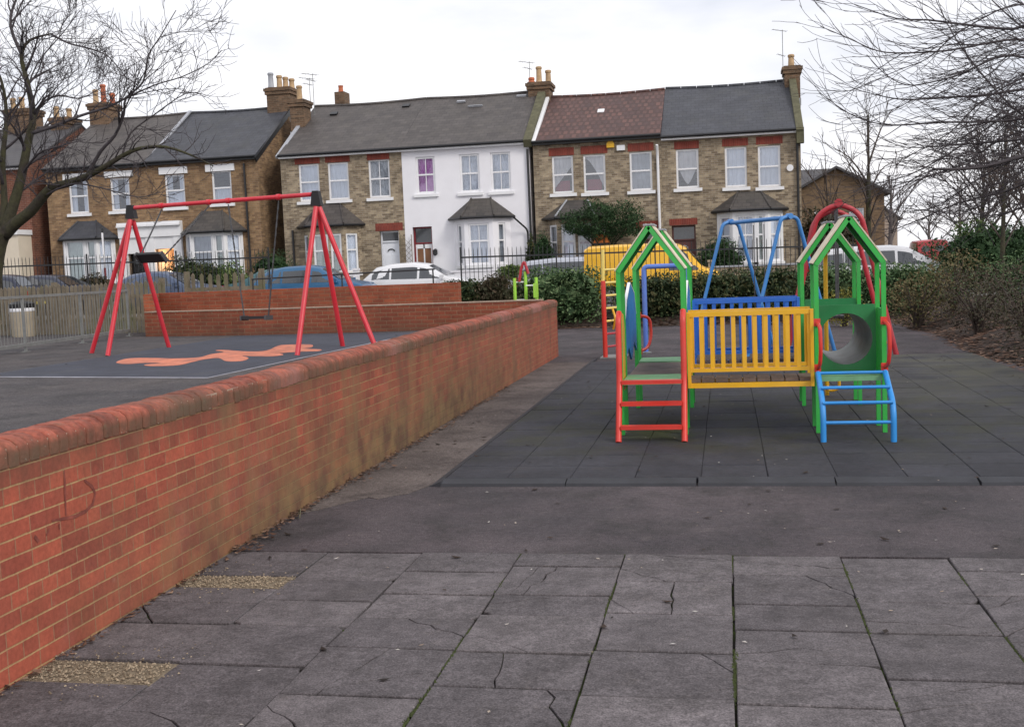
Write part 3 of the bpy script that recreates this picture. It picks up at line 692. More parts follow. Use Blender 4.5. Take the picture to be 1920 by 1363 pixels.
def curtain_part(parent, P, x0, x1, z0, z1, dep, kind):
    mats = dict(net='net', purple='purple', green='greennet', swag='drape', half='net', grey='greycurtain', sides='net')
    mm = MB(); n_ = 14
    def sheet(xa, xb, za, zb, cut=None, n=n_):
        for i in range(n):
            a, b = xa+(xb-xa)*i/n, xa+(xb-xa)*(i+1)/n
            da, db = dep+.018*sin(i*2.1), dep+.018*sin((i+1)*2.1)
            ca, cb = (cut(i/n), cut((i+1)/n)) if cut else (za, za)
            mm.quad(P(a, ca, da), P(b, cb, db), P(b, zb, db), P(a, zb, da))
    H = z1-z0; W_ = x1-x0
    if kind == 'swagl':     # lace drawn to one side: apex low at the left
        sheet(x0, x1, z0, z1, lambda t_: z0+H*(.12+.62*t_))
    elif kind == 'swagr': sheet(x0, x1, z0, z1, lambda t_: z1-H*.05-H*(.9*t_**1.5))
    elif kind == 'swagv': sheet(x0, x1, z0, z1, lambda t_: z0+H*.08+H*.5*abs(2*t_-1)**1.4)
    elif kind == 'half': sheet(x0, x1, z0, z0+H*.52)
    elif kind == 'sides': sheet(x0, x0+W_*.3, z0, z1, n=6); sheet(x1-W_*.3, x1, z0, z1, n=6)
    else: sheet(x0, x1, z0, z1)
    mt = M[mats.get(kind, 'drape')]
    return mm.build('curtain', mt, parent)
def window(parent, O, u, x0, x1, z0, z1, rec=.1, mid=.5, vb=0, curtain='net', fw=.07, sill=True, name='window', fm='white', sm='white'):
    u = Vector((u[0], u[1], 0)).normalized(); n_ = Vector((-u.y, u.x, 0)); O = Vector((O[0], O[1], 0))
    P = lambda x, z, d=0: O+u*x+n_*d+Vector((0, 0, z))
    mm = MB()
    def bx(a, b, c, d, d0, d1): mm.hexa([P(a, c, d0), P(b, c, d0), P(b, c, d1), P(a, c, d1), P(a, d, d0), P(b, d, d0), P(b, d, d1), P(a, d, d1)])
    e = .003
    bx(x0+e, x0+fw, z0+e, z1-e, rec-.05, rec+.03); bx(x1-fw, x1-e, z0+e, z1-e, rec-.05, rec+.03)
    bx(x0+fw, x1-fw, z1-fw*.9, z1-e, rec-.05, rec+.03); bx(x0+fw, x1-fw, z0+e, z0+fw, rec-.05, rec+.03)
    if mid:
        zm = z0+(z1-z0)*mid; bx(x0+fw, x1-fw, zm-.035, zm+.025, rec-.04, rec+.03)
    for i in range(vb):
        xm = x0+(x1-x0)*(i+1)/(vb+1); bx(xm-.014, xm+.014, z0+fw, z1-fw*.9, rec-.028, rec+.02)
    wn = mm.build(name, M[fm], parent)
    mm = MB(); d = rec-.005
    if mid:
        zm = z0+(z1-z0)*mid
        for c, dd, q in ((z0+fw, zm-.035, 0), (zm+.025, z1-fw*.9, .012)): mm.quad(P(x0+fw, c, d-q), P(x1-fw, c, d-q), P(x1-fw, dd, d-q), P(x0+fw, dd, d-q))
    else: mm.quad(P(x0+fw, z0+fw, d), P(x1-fw, z0+fw, d), P(x1-fw, z1-fw, d), P(x0+fw, z1-fw, d))
    mm.build('pane', M['pane'], wn)
    for c in ([curtain] if isinstance(curtain, str) else curtain or []): curtain_part(wn, P, x0+fw*.8, x1-fw*.8, z0+fw*.6, z1-fw*.6, rec+.055, c)
    if sill:
        mm = MB(); a, b = x0-.11, x1+.11
        mm.hexa([P(a, z0-.13, -.08), P(b, z0-.13, -.08), P(b, z0-.13, .06), P(a, z0-.13, .06), P(a, z0-.02, -.08), P(b, z0-.02, -.08), P(b, z0+.002, .06), P(a, z0+.002, .06)])
        mm.build('sill', M[sm], wn)
    return wn
def bay(parent, x0, x1, p, d, zt, zr, wallmat, front, side, slm='bayslate', lint=None, zb=0, fm='white'):
    """canted bay: front=(list of (fx0,fx1) fractions), side glazed fraction, z-range of glazing (za,zb)"""
    pts = [Vector((x0, 0)), Vector((x0+d, -p)), Vector((x1-d, -p)), Vector((x1, 0))]
    mm = MB(); jobs = []
    for k in range(3):
        a, b = pts[k], pts[k+1]; L = (b-a).length; u = (b-a)/L
        hs = []
        for (f0, f1, c0, c1, cur, vb) in (front if k == 1 else side):
            if k == 2: f0, f1 = 1-f1, 1-f0
            hs.append((f0*L, f1*L, c0, c1)); jobs.append((a, u, f0*L, f1*L, c0, c1, cur, vb))
        wallface(mm, a, u, L, zb, zt, hs, .1)
    bw = mm.build('bay_window', M[wallmat], parent)
    for a, u, f0, f1, c0, c1, cur, vb in jobs: window(bw, a, u, f0, f1, c0, c1, .08, .58, vb, cur, .075, k != 9, 'window_frame', fm)
    o = .14; q = [Vector((x0-o*1.3, -.002, zt)), Vector((x0+d-o*.6, -p-o, zt)), Vector((x1-d+o*.6, -p-o, zt)), Vector((x1+o*1.3, -.002, zt))]
    w_ = (x1-x0); r0, r1 = Vector((x0+w_*.33, -.002, zr)), Vector((x1-w_*.33, -.002, zr))
    mm = MB(); lo = Vector((0, 0, -.09))
    vs = q+[r0, r1]+[v+lo for v in q]
    mm.add(vs, [(0, 1, 4), (1, 2, 5, 4), (2, 3, 5), (0, 6, 7, 1), (1, 7, 8, 2), (2, 8, 9, 3), (6, 9, 8, 7)])
    br = mm.build('bay_roof', M[slm], bw)
    for a, b in ((q[1], r0), (q[2], r1)):
        mm = MB(); mm.tube([a+Vector((0, 0, .015)), b+Vector((0, .0, .015))], .035, 6); mm.build('hip_ridge', M['lead' if lint == 2 else slm], bw)
    mm = MB()
    for a, b in zip(q, q[1:]): mm.tube([a+Vector((0, -.03, -.05)), b+Vector((0, -.03, -.05))], .05, 6)
    mm.build('bay_gutter', M['black'], bw)
    return bw
def house(label, x0, x1, eave, ridge, wm, rm, wins, holes=(), half=4.2, y=42.0, zg=.42, group=None, name='terraced_house'):
    o = thing(name, label, 'house', (x0, y, zg), 0, group); W_ = x1-x0-.006; E, R_ = eave-zg, ridge-zg
    mm = MB(); allh = [(w_[0]-x0, w_[1]-x0, w_[2]-zg, w_[3]-zg) for w_ in wins]+[(h[0]-x0, h[1]-x0, h[2]-zg, h[3]-zg) for h in holes]
    wallface(mm, (0, 0), (1, 0), W_, -.1, E, allh)
    D = half*2
    for x in (0, W_): mm.add([(x, 0, -.1), (x, D, -.1), (x, D, E), (x, half, R_-.1), (x, 0, E)], [(0, 1, 2, 3, 4)])
    mm.quad((0, D, -.1), (W_, D, -.1), (W_, D, E), (0, D, E)); mm.quad((0, 0, -.1), (0, D, -.1), (W_, D, -.1), (W_, 0, -.1))
    mm.quad((.004, 3.5, -.1), (W_-.004, 3.5, -.1), (W_-.004, 3.5, E), (.004, 3.5, E)); mm.quad((0.004, .25, 2.75), (W_-.004, .25, 2.75), (W_-.004, 3.5, 2.75), (.004, 3.5, 2.75))
    wall = mm.build('wall', M[wm], o)
    oh = .2; sl = (R_-E-.02)/(half+oh)
    mm = MB()
    n_ = 8; top = []; 
    for i in range(n_+1):
        x = W_*i/n_; sag = -.05*sin(pi*i/n_)
        top.append([(x, -oh, E+.07), (x, half*.5, E+.07+(half*.5+oh)/(half+oh)*(R_-E-.07)+sag), (x, half, R_+sag*1.2), (x, D+oh, E+.07), (x, -oh, E-.03), (x, half, R_-.12), (x, D+oh, E-.03)])
    vs = [p for r in top for p in r]; fs = []
    for i in range(n_):
        a, b = i*7, i*7+7
        fs += [(a, b, b+1, a+1), (a+1, b+1, b+2, a+2), (a+2, b+2, b+3, a+3), (a+4, a+5, b+5, b+4), (a+5, a+6, b+6, b+5), (a, a+4, b+4, b), (a+3, b+3, b+6, a+6)]
    fs += [(0, 1, 2, 5, 4), (2, 3, 6, 5)]; e = n_*7; fs += [(e, e+4, e+5, e+2, e+1), (e+2, e+5, e+6, e+3)]
    mm.add(vs, fs); roof = mm.build('roof', M[rm], o)
    mm = MB()
    for i in range(n_):
        mm.tube([Vector(top[i][2])+Vector((.01, 0, .0)), Vector(top[i+1][2])+Vector((-.01, 0, .0))], .075, 6)
    mm.build('ridge_tile', M[rm], roof)
    mm = MB(); mm.tube([(0.0, -oh-.05, E+.02), (W_, -oh-.05, E+.02)], .055, 6); mm.build('gutter', M['black'], o)
    mm = MB(); mm.box(0.002, -oh+.0, E-.095, W_-.002, -.004, E-.032); mm.build('fascia', M['black' if rm == 'redtile' or wm == 'stock_brown' else 'white'], o)
    for w_ in wins:
        k = w_[4] if len(w_) > 4 else {}
        window(o, (0, 0), (1, 0), w_[0]-x0, w_[1]-x0, w_[2]-zg, w_[3]-zg, **k)
    return o, x0, zg
def chimney(H, xa, xb, za, zb, pots, ya=3.7, yb=4.7, mat='chimbrick', aerial=None, potmat='pot'):
    o, x0, zg = H; mm = MB(); a, b, z0, z1 = xa-x0, xb-x0, za-zg, zb-zg
    mm.box(a, ya, z0-1.2, b, yb, z1-.3); mm.box(a-.06, ya-.06, z1-.298, b+.06, yb+.06, z1-.16); mm.box(a-.1, ya-.1, z1-.158, b+.1, yb+.1, z1-.04); mm.box(a-.03, ya-.03, z1-.038, b+.03, yb+.03, z1)
    c = mm.build('chimney', M[mat], o)
    for (px_, h, pm, py) in pots:
        mm = MB(); mm.lathe((px_-x0, py, z1), [(.13, 0), (.15, .03), (.12, .08), (.105, h-.12), (.13, h-.1), (.13, h-.03), (.1, h)], 12); mm.build('chimney_pot', M[pm], c, smooth=True)
    mm = MB(); mm.box(a-.035, ya-.3, z0-.0, b+.035, ya-.002, z0+.05); 
    mm = MB(); mm.bar((a-.02, ya-.02, z0-.25), (b+.02, ya-.02, z0-.25), .04, .28); mm.build('flashing', M['lead'], c)
    if aerial:
        ax, az, yy = aerial; ax -= x0; az -= zg; mm = MB(); mm.tube([(ax, yy, z1-.6), (ax, yy, az)], .014, 5)
        for q, L in ((az-.05, .55), (az-1.0 if az-z1 > 1.2 else az-.3, .3)):
            mm.tube([(ax-L*.7, yy-.2, q+.05), (ax+L*.3, yy+.1, q)], .012, 4)
            for j in range(4):
                t_ = j/3; c_ = Vector((ax-L*.7+L*t_, yy-.2+.3*t_, q+.05-.05*t_)); mm.tube([c_+Vector((-.05, -.1, -.04)), c_+Vector((.05, .1, .04))], .006, 3)
        mm.build('aerial', M['galv'], c)
    return c
def lintel(H, xa, xb, za, zb, mat='lintel', name='lintel', d=.012):
    o, x0, zg = H; mm = MB(); mm.box(xa-x0, -d, za-zg, xb-x0, -.0005 if d < .05 else 0.0, zb-zg); return mm.build(name, M[mat], o)
def pipe(H, pts, mat='black', r=.045):
    o, x0, zg = H; mm = MB(); mm.tube(fillet([(p[0]-x0, p[1], p[2]-zg) for p in pts], .15), r, 8); return mm.build('downpipe', M[mat], o, smooth=True)
def door(H, xa, xb, za, zb, mat, fan=.38, rec=.2, glazed=False, knocker=True):
    o, x0, zg = H; a, b, c, d = xa-x0, xb-x0, za-zg, zb-zg; mm = MB(); f_ = .06
    mm.box(a+.003, rec-.05, c, a+f_, rec+.05, d-.003); mm.box(b-f_, rec-.05, c, b-.003, rec+.05, d-.003); mm.box(a+f_, rec-.05, d-f_, b-f_, rec+.05, d-.003); mm.box(a+f_, rec-.05, d-fan-.05, b-f_, rec+.05, d-fan)
    mm.box(a+f_+.004, rec, c, b-f_-.004, rec+.045, d-fan-.054)
    w_ = b-a-2*f_; hh = d-fan-c
    if not glazed:
        for (u0, u1) in ((.1, .45), (.55, .9)):
            for (v0, v1) in ((.08, .42), (.5, .78)): mm.box(a+f_+w_*u0, rec-.014, c+hh*v0, a+f_+w_*u1, rec-.002, c+hh*v1)
    dr = mm.build('door', M[mat], o)
    mm = MB(); mm.box(a+f_, rec+.01, d-fan, b-f_, rec+.02, d-f_); mm.build('fanlight', M['carglass'], dr)
    if glazed:
        mm = MB()
        for q in (0, .46, .92): mm.box(a+f_+w_*q, rec-.03, c, a+f_+w_*q+w_*.08, rec-.002, c+hh*.97)
        mm.box(a+f_+w_*.08, rec-.03, c+hh*.9, b-f_-w_*.08, rec-.002, c+hh*.97); mm.build('door_frame', M['white'], dr)
        mm = MB()
        for q in (.08, .54): mm.box(a+f_+w_*q+.01, rec-.02, c+.1, a+f_+w_*(q+.38)-.01, rec-.006, c+hh*.89)
        mm.build('door_pane', M['brownpanel'], dr)
    else:
        mm = MB(); xm = (a+b)/2
        mm.tube([(xm+.13*cos(t_), rec-.02, c+hh*.83+.09*sin(t_)) for t_ in [pi*j/8 for j in range(9)]], .022, 5); mm.build('knocker', M['black' if mat != 'doorbrown' else 'lead'], dr)
    mm = MB(); mm.lathe((b-f_-.09, rec-.035, c+.95), [(.02, -.02), (.03, 0), (.02, .02)], 8); mm.build('handle', M['lead'], dr)
    mm = MB(); mm.box(a-.02, -.25, c-.14, b+.02, rec, c-.004); mm.build('step', M['pave'], dr)
    return dr
S0 = dict(sill=True)
# --- brown brick pair at the left
H1 = house('brown brick house with red pots on its left chimney, seen behind the bare tree branches', -27.25, -22.75, 6.3, 8.85, 'stock_brown', 'slatebrown',
    [(-26.25, -25.4, 4.5, 5.85, dict(curtain='sides', mid=.52)), (-24.4, -23.55, 4.52, 5.83, dict(curtain='sides', mid=.52))], [(-23.75, -22.95, .42, 2.75)])
for a in (-26.45, -24.6): lintel(H1, a, a+1.25, 5.86, 6.1, 'white', 'lintel', .06)
bay(H1[0], .55, 2.9, .65, .45, 3.05, 3.75, 'white', [(.05, .62, 1.3, 2.95, 'green', 0), (.68, .97, 1.3, 2.95, 'green', 0)], [(.12, .9, 1.3, 2.95, 'net', 0)], 'slatedark')
chimney(H1, -27.3, -26.4, 8.4, 9.5, [(-27.05, .6, 'pot', 3.9), (-26.85, .85, 'redpot', 4.2), (-26.6, .5, 'redpot', 4.5)])
door(H1, -23.75, -22.95, .42, 2.75, 'black')
H2 = house('brown brick house with lit open porch and white portico, slate roof dark blue', -22.75, -18.0, 6.33, 8.85, 'stock_brown', 'slatedark',
    [(-22.0, -21.15, 4.55, 5.83, dict(curtain=['half', 'sides'], mid=.52)), (-19.98, -19.15, 4.6, 5.87, dict(curtain='half', mid=.48))], [(-22.55, -21.75, .42, 2.9)])
for a in (-22.2, -20.2): lintel(H2, a, a+1.22, 5.86, 6.13, 'white', 'lintel', .06)
bay(H2[0], 1.5, 3.95, .65, .5, 3.1, 3.9, 'white', [(.05, .66, 1.35, 2.95, 'grey', 0), (.70, .97, 1.35, 2.95, 'green', 0)], [(.12, .9, 1.35, 2.95, 'net', 0)])
chimney(H2, -19.0, -17.98, 8.5, 9.6, [(-18.85, .65, 'lead', 3.9), (-18.55, .55, 'pot', 4.1), (-18.35, .5, 'pot', 4.3), (-18.15, .45, 'pot', 4.5)], aerial=(-17.5, 10.1, 4.9))
pipe(H2, [(-18.55, -.06, 6.1), (-18.5, -.06, .42)])
mm = MB(); mm.box(-.06, .008, 3.5, .004, 8.39, 5.87)  # dark verge board handled below
o = H2[0]; sl_ = (8.85-6.33)/4.2
mm = MB(); mm.bar((4.77, -.22, 6.33-.42-sl_*.22), (4.77, 4.2, 8.85-.42), .05, .2); mm.bar((4.77, 8.62, 6.33-.42-sl_*.22), (4.77, 4.2, 8.85-.42), .05, .2); mm.build('verge_board', M['black'], o)
mm = MB(); mm.bar((.02, -.2, 6.33-.42-sl_*.2+.09), (.02, 4.1, 8.85-.42+.06), .14, .06); mm.build('verge_flashing', M['lead'], o)
# lit hall behind the open door
mm = MB(); zz = 0
mm.quad((.205, 1.6, 0), (1.0, 1.6, 0), (1.0, 1.6, 2.5), (.205, 1.6, 2.5)); mm.quad((.204, .13, 0), (.204, 1.6, 0), (.204, 1.6, 2.5), (.204, .13, 2.5)); mm.quad((1.0, .13, 0), (1.0, .13, 2.5), (1.0, 1.6, 2.5), (1.0, 1.6, 0)); mm.quad((.2, .13, 2.48), (.2, 1.6, 2.48), (1.0, 1.6, 2.48), (1.0, .13, 2.48)); mm.quad((.2, .13, .01), (1.0, .13, .01), (1.0, 1.6, .01), (.2, 1.6, .01))
hall = mm.build('hallway', M['room'], o)
mm = MB(); mm.lathe((.86, .7, 2.02), [(.02, -.11), (.1, -.06), (.12, 0), (.1, .06), (.02, .11)], 12); mm.build('hall_lamp', M['glow'], hall, smooth=True)
mm = MB(); mm.box(.82, .5, .05, .98, 1.4, 1.6); mm.build('hall_door', M['darkroom'], hall)
hl = bpy.data.lights.new('hall_light', 'POINT'); hl.energy = 9; hl.color = (1, .78, .55); hl.shadow_soft_size = .1
hlo = bpy.data.objects.new('hall_light', hl); SC.collection.objects.link(hlo); hlo.parent = hall; hlo.location = (.55, .55, 2.1)
def portico(H, xa, xb):
    o, x0, zg = H; a, b = xa-x0, xb-x0; mm = MB()
    mm.box(a, -.18, 2.98, b, -.001, 3.4); mm.box(a, -.30, 3.402, b, -.001, 3.48); mm.box(a, -.25, 3.482, b, -.001, 3.58)
    return mm, a, b
mm, a, b = portico(H1, -24.1, -22.757); mm.box(a+.03, -.14, 0, a+.32, -.001, 2.978); mm.box(b-.18, -.14, 0, b, -.001, 2.978); mm.box(a+.322, -.1, 2.34, b-.182, -.001, 2.978); mm.build('portico', M['white'], H1[0])
mm, a, b = portico(H2, -22.75, -21.35); mm.box(a, -.14, 0, a+.19, -.001, 2.978); mm.box(b-.37, -.14, 0, b-.03, -.001, 2.978); mm.box(a+.192, -.1, 2.49, b-.372, -.001, 2.978); mm.build('portico', M['white'], H2[0])
# --- yellow stock brick house with white door
H3 = house('yellow brick terraced house with white front door, left end of the terrace', -17.05, -12.12, 6.27, 8.76, 'stock', 'slatebrown',
    [(-16.32, -15.48, 4.5, 5.93, dict(curtain='net', mid=.52)), (-15.12, -14.28, 4.5, 5.93, dict(curtain='net', mid=.52)), (-13.47, -12.62, 4.5, 5.95, dict(curtain='grey', mid=.5, vb=1))], [(-13.15, -12.38, .42, 3.2)])
for a, b in ((-16.45, -15.42), (-15.2, -14.2), (-13.5, -12.6)): lintel(H3, a, b, 5.94, 6.24)
lintel(H3, -13.3, -12.2, 3.21, 3.5)
bay(H3[0], .75, 3.15, .65, .5, 3.12, 3.95, 'stock', [(.12, .56, 1.25, 2.75, 'green', 0), (.62, .94, 1.25, 2.75, 'green', 0)], [(.2, .85, 1.25, 2.75, 'net', 0)], 'slatebrown')
door(H3, -13.15, -12.38, .42, 3.2, 'doorwhite')
chimney(H3, -17.4, -16.8, 7.6, 8.8, [(-17.1, .6, 'pot', 2.6)], 2.2, 3.0, aerial=(-16.6, 9.9, 2.9))
mm = MB(); mm.box(.55, 5.2, 8.0, 1.0, 5.9, 9.05); c3 = mm.build('chimney', M['chimbrick'], H3[0])
mm = MB(); mm.lathe((.75, 5.5, 9.05), [(.12, 0), (.1, .2), (.12, .3)], 10); mm.build('chimney_pot', M['redpot'], c3)
sl_ = (8.78-6.28)/4.2
mm = MB(); mm.bar((-.03, -.2, 6.28-.42-sl_*.2+.08), (-.03, 3.2, 6.28-.42+sl_*3.2+.08), .16, .1); mm.build('verge', M['lead'], H3[0])
pipe(H3, [(-16.68, -.06, 3.4), (-16.66, -.06, .42)])
mm = MB(); mm.box(1.6, -.9, 3.35, 1.72, -.7, 3.95); mm.build('terracotta_finial', M['redpot'], H3[0])
def roofbit(H, x, y, eave, ridge, mat, w_=.3, l_=.22, half=4.2):
    o, x0, zg = H; sl = (ridge-eave-.07)/(half+.2); z = eave-zg+.07+(y+.2)*sl; mm = MB(); mm.bar((x, y, z+.01), (x, y+l_, z+.01+l_*sl), w_, .07); mm.build('roof_vent', M[mat], o)
roofbit(H3, 1.15, 3.2, 6.27, 8.76, 'black'); roofbit(H3, 4.2, 3.5, 6.27, 8.76, 'black')
# --- white rendered house
H4 = house('white painted house with purple curtain and hipped bay window', -12.12, -7.15, 6.27, 8.76, 'render', 'slatebrown',
    [(-11.58, -10.82, 4.55, 5.95, dict(curtain='purple', vb=1, mid=.52, fw=.085)), (-9.85, -9.08, 4.52, 5.95, dict(curtain='net', vb=1, mid=.5, fw=.08)), (-8.65, -7.88, 4.5, 5.95, dict(curtain='net', vb=1, mid=.5, fw=.08))], [(-11.82, -11.05, .42, 3.3)])
bay(H4[0], 1.95, 4.15, .65, .55, 3.15, 3.85, 'render', [(.14, .86, 1.35, 2.88, ['net'], 1)], [(.3, .72, 1.35, 2.88, 'grey', 0)])
door(H4, -11.82, -11.05, .42, 3.3, 'doorred', fan=.6, glazed=True)
mm = MB(); mm.lathe((1.2, -.14, 1.95), [(.03, -.2), (.09, -.15), (.09, .02), (.03, .05)], 8); mm.box(1.18, -.14, 1.98, 1.22, 0, 2.02); mm.build('wall_lantern', M['black'], H4[0])
pipe(H4, [(-7.2, -.07, 6.0), (-7.17, -.07, .42)]); pipe(H4, [(-7.75, -.65, 3.5), (-7.3, -.1, 3.0), (-7.28, -.1, .42)], r=.035)
roofbit(H4, 1.6, 3.6, 6.27, 8.76, 'lead', .35, .1); roofbit(H4, 4.1, 3.75, 6.27, 8.76, 'lead', .4, .1); roofbit(H4, 2.3, 3.1, 6.27, 8.76, 'lead', .6, .04)
# --- brick house with red clay tiles
H5 = house('yellow brick house with red clay tiled roof and yellow alarm box', -7.0, -2.22, 6.2, 8.48, 'stock', 'redtile',
    [(-6.3, -5.5, 4.3, 5.68, dict(curtain='swagl', mid=.5)), (-5.12, -4.3, 4.27, 5.66, dict(curtain='swagr', mid=.5)), (-3.4, -2.58, 4.25, 5.66, dict(curtain='grey', mid=.52))], [(-3.25, -2.45, .42, 2.85)])
for a, b in ((-6.4, -5.45), (-5.2, -4.2), (-3.45, -2.5)): lintel(H5, a, b, 5.69, 5.98)
lintel(H5, -3.4, -2.35, 2.86, 3.12)
bay(H5[0], .45, 2.75, .65, .5, 2.98, 3.6, 'stock', [(.08, .48, 1.2, 2.7, 'net', 0), (.55, .93, 1.2, 2.7, 'grey', 0)], [(.15, .85, 1.2, 2.7, 'grey', 0)], lint=2)
door(H5, -3.25, -2.45, .42, 2.85, 'doorbrown')
mm = MB(); mm.prism([(2.78, -.1, 5.45), (3.06, -.1, 5.45), (3.06, -.1, 5.6), (2.98, -.1, 5.72), (2.86, -.1, 5.72), (2.78, -.1, 5.6)], (0, .098, 0)); mm.build('alarm_box', M['alarm'], H5[0])
mm = MB(); mm.box(3.15, -.08, 5.33, 3.45, -.002, 5.52); mm.build('white_box', M['white'], H5[0])
for wx in (.78, 1.98):
    mm = MB(); mm.box(wx, .25, 3.95, wx+.55, .3, 4.35); mm.build('red_cloth', M['redcloth'], H5[0])
chimney(H5, -7.72, -6.85, 8.0, 9.05, [(-7.6, .22, 'redpot', 3.9), (-7.3, .65, 'pot', 4.0), (-6.98, .55, 'pot', 4.4)], aerial=(-7.75, 10.0, 4.4))
mm = MB(); sl_ = (8.48-6.2)/4.2
mm.bar((-.16, -.25, 6.2-.42-sl_*.2+.1), (-.16, 3.7, 6.2-.42+sl_*3.7+.3), .3, .3); mm.build('party_wall', M['mossy'], H5[0])
mm = MB(); mm.bar((.07, -.2, 6.2-.42-sl_*.2+.14), (.07, 3.7, 6.2-.42+sl_*3.7+.16), .14, .1); mm.build('verge_flashing', M['white'], H5[0])
mm = MB(); mm.box(3.0, 1.95, 7.0, 3.3, 2.25, 7.12)
mm = MB(); p_ = (6.2-.42+sl_*2.3); mm.bar((2.35, 2.3, p_+.03), (2.35, 2.58, p_+.03+.28*sl_), .26, .05); mm.build('roof_vent', M['white'], H5[0])
# --- right end house
H6 = house('yellow brick end house with dark slate roof and white bay window behind the blue swing', -2.22, 2.75, 6.1, 8.5, 'stock', 'slatedark',
    [(-1.7, -.88, 4.25, 5.66, dict(curtain='swagv', mid=.5)), (.06, .84, 4.2, 5.64, dict(curtain='net', mid=.5)), (1.24, 2.03, 4.15, 5.62, dict(curtain='net', mid=.5))], [(-1.92, -1.05, .42, 2.9)])
for a, b in ((-1.75, -.85), (-.02, .9), (1.18, 2.12)): lintel(H6, a, b, 5.67, 5.95)
lintel(H6, -2.0, -.98, 2.91, 3.15)
bay(H6[0], 1.95, 4.3, .65, .55, 2.95, 3.6, 'white', [(.1, .62, 1.05, 2.72, 'net', 1), (.68, .9, 1.05, 2.72, 'green', 0)], [(.15, .85, 1.05, 2.72, 'net', 0)], lint=1)
door(H6, -1.92, -1.05, .42, 2.9, 'doorbrown', fan=.5)
chimney(H6, 2.42, 3.0, 7.8, 8.95, [(2.7, .5, 'pot', 4.0)], 3.5, 4.4, aerial=(2.38, 10.4, 3.9))
pipe(H6, [(-2.36, -.3, 5.85), (-2.36, -.08, 5.5), (-2.34, -.08, .42)], 'white', .05)
pipe(H6, [(2.62, -.08, 5.9), (2.64, -.08, .42)])
mm = MB(); sl_ = (8.5-6.1)/4.2
mm.bar((4.93, -.3, 6.1-.42-sl_*.3+.02), (4.93, 4.0, 8.5-.42+.05), .26, .34); mm.bar((4.93, 8.7, 6.1-.42-sl_*.3+.02), (4.93, 4.0, 8.5-.42+.05), .26, .34); mm.box(4.81, -.34, 5.2, 5.07, .0, 5.75); mm.build('gable_parapet', M['mossy'], H6[0])
mm = MB(); mm.lathe((0, 0, 0), [(.11, -.03), (.12, 0), (.09, .03)], 14)
mm = MB(); vs = [(4.58+.12*cos(2*pi*j/14), -.06, 4.42-.06+.12*sin(2*pi*j/14)) for j in range(14)]; mm.prism(vs, (0, .058, 0)); mm.build('burglar_alarm', M['white'], H6[0])
# --- red brick house at the far left, behind the tree
H0 = house('red brick house with cream ground floor at the left edge, behind the tree trunk', -35.0, -28.0, 6.5, 8.7, 'redbrick', 'slate',
    [(-32.5, -31.4, 4.6, 6.1, dict(curtain='grey')), (-34.8, -33.7, 4.6, 6.1, dict(curtain='net'))], [(-33.0, -32.1, .42, 2.8)], name='corner_house')
o = H0[0]; mm = MB(); mm.box(4.6, -.9, -.05, 6.9, -.003, 3.3); mm.build('cream_bay', M['cream'], o)
mm = MB(); mm.box(4.5, -1.0, 3.302, 6.96, -.003, 3.5); mm.build('bay_cornice', M['white'], o)
chimney(H0, -31.4, -30.2, 8.2, 9.5, [(-31.1, .5, 'pot', 3.9), (-30.8, .55, 'pot', 4.1), (-30.5, .5, 'pot', 4.4)])
chimney(H0, -29.2, -28.4, 7.9, 9.0, [(-29.0, .5, 'pot', 3.9), (-28.7, .45, 'pot', 4.4)], mat='chimbrick')
door(H0, -33.0, -32.1, .42, 2.8, 'doorred')
# --- houses beyond the terrace on the right
def gabled(label, x, y, wd, dp, eave, ridge, wm, rm, wins, rz=0, front_gable=True, name='distant_house'):
    o = thing(name, label, 'house', (x, y, ST), rz); E, R_ = eave-ST, ridge-ST; mm = MB()
    wallface(mm, (0, 0), (1, 0), wd, -.3, E, wins)
    if front_gable: mm.add([(0, 0, E), (wd, 0, E), (wd/2, 0, R_)], [(0, 1, 2)]); mm.add([(0, dp, E), (wd, dp, E), (wd/2, dp, R_)], [(2, 1, 0)])
    else:
        for xx in (0, wd): mm.add([(xx, 0, E), (xx, dp, E), (xx, dp/2, R_)], [(0, 1, 2)])
    for xx in (0, wd): mm.quad((xx, 0, -.3), (xx, dp, -.3), (xx, dp, E), (xx, 0, E))
    mm.quad((0, dp, -.3), (wd, dp, -.3), (wd, dp, E), (0, dp, E)); mm.build('wall', M[wm], o)
    mm = MB(); h = .35; th = Vector((0, 0, .14))
    if front_gable:
        k = (R_-E)/(wd/2)
        for s_ in (-1, 1):
            a, b = Vector((wd/2, -h, R_+.02)), Vector((wd/2+s_*(wd/2+h), -h, E-k*h+.02)); mm.prism([a, b, b+th, a+th], (0, dp+2*h, 0))
    else:
        k = (R_-E)/(dp/2)
        for s_ in (-1, 1):
            a, b = Vector((-h, dp/2, R_+.02)), Vector((-h, dp/2+s_*(dp/2+h), E-k*h+.02)); mm.prism([a, b, b+th, a+th], (wd+2*h, 0, 0))
    mm.build('roof', M[rm], o)
    for w_ in wins: window(o, (0, 0), (1, 0), *w_, curtain='grey', sill=True)
    return o
gabled('brown brick house with a gable end, beyond the end of the terrace', 3.6, 66, 5.2, 9, 4.95, 6.35, 'farbrick', 'slate', [(1.4, 2.3, 2.7, 3.8), (3.3, 4.1, 2.7, 3.8)])
gabled('low brown brick wing with grey hipped roof adjoining the terrace gable', -1.5, 71, 8.2, 9, 5.0, 6.9, 'farbrick', 'slate', [(4.5, 5.4, 2.7, 3.9)], 0, False)
gabled('pale pinkish house with small dark window far down the side street', 9.4, 96, 4.4, 10, 4.3, 5.85, 'pinkbrick', 'slate', [(1.7, 2.5, 2.3, 3.3)])
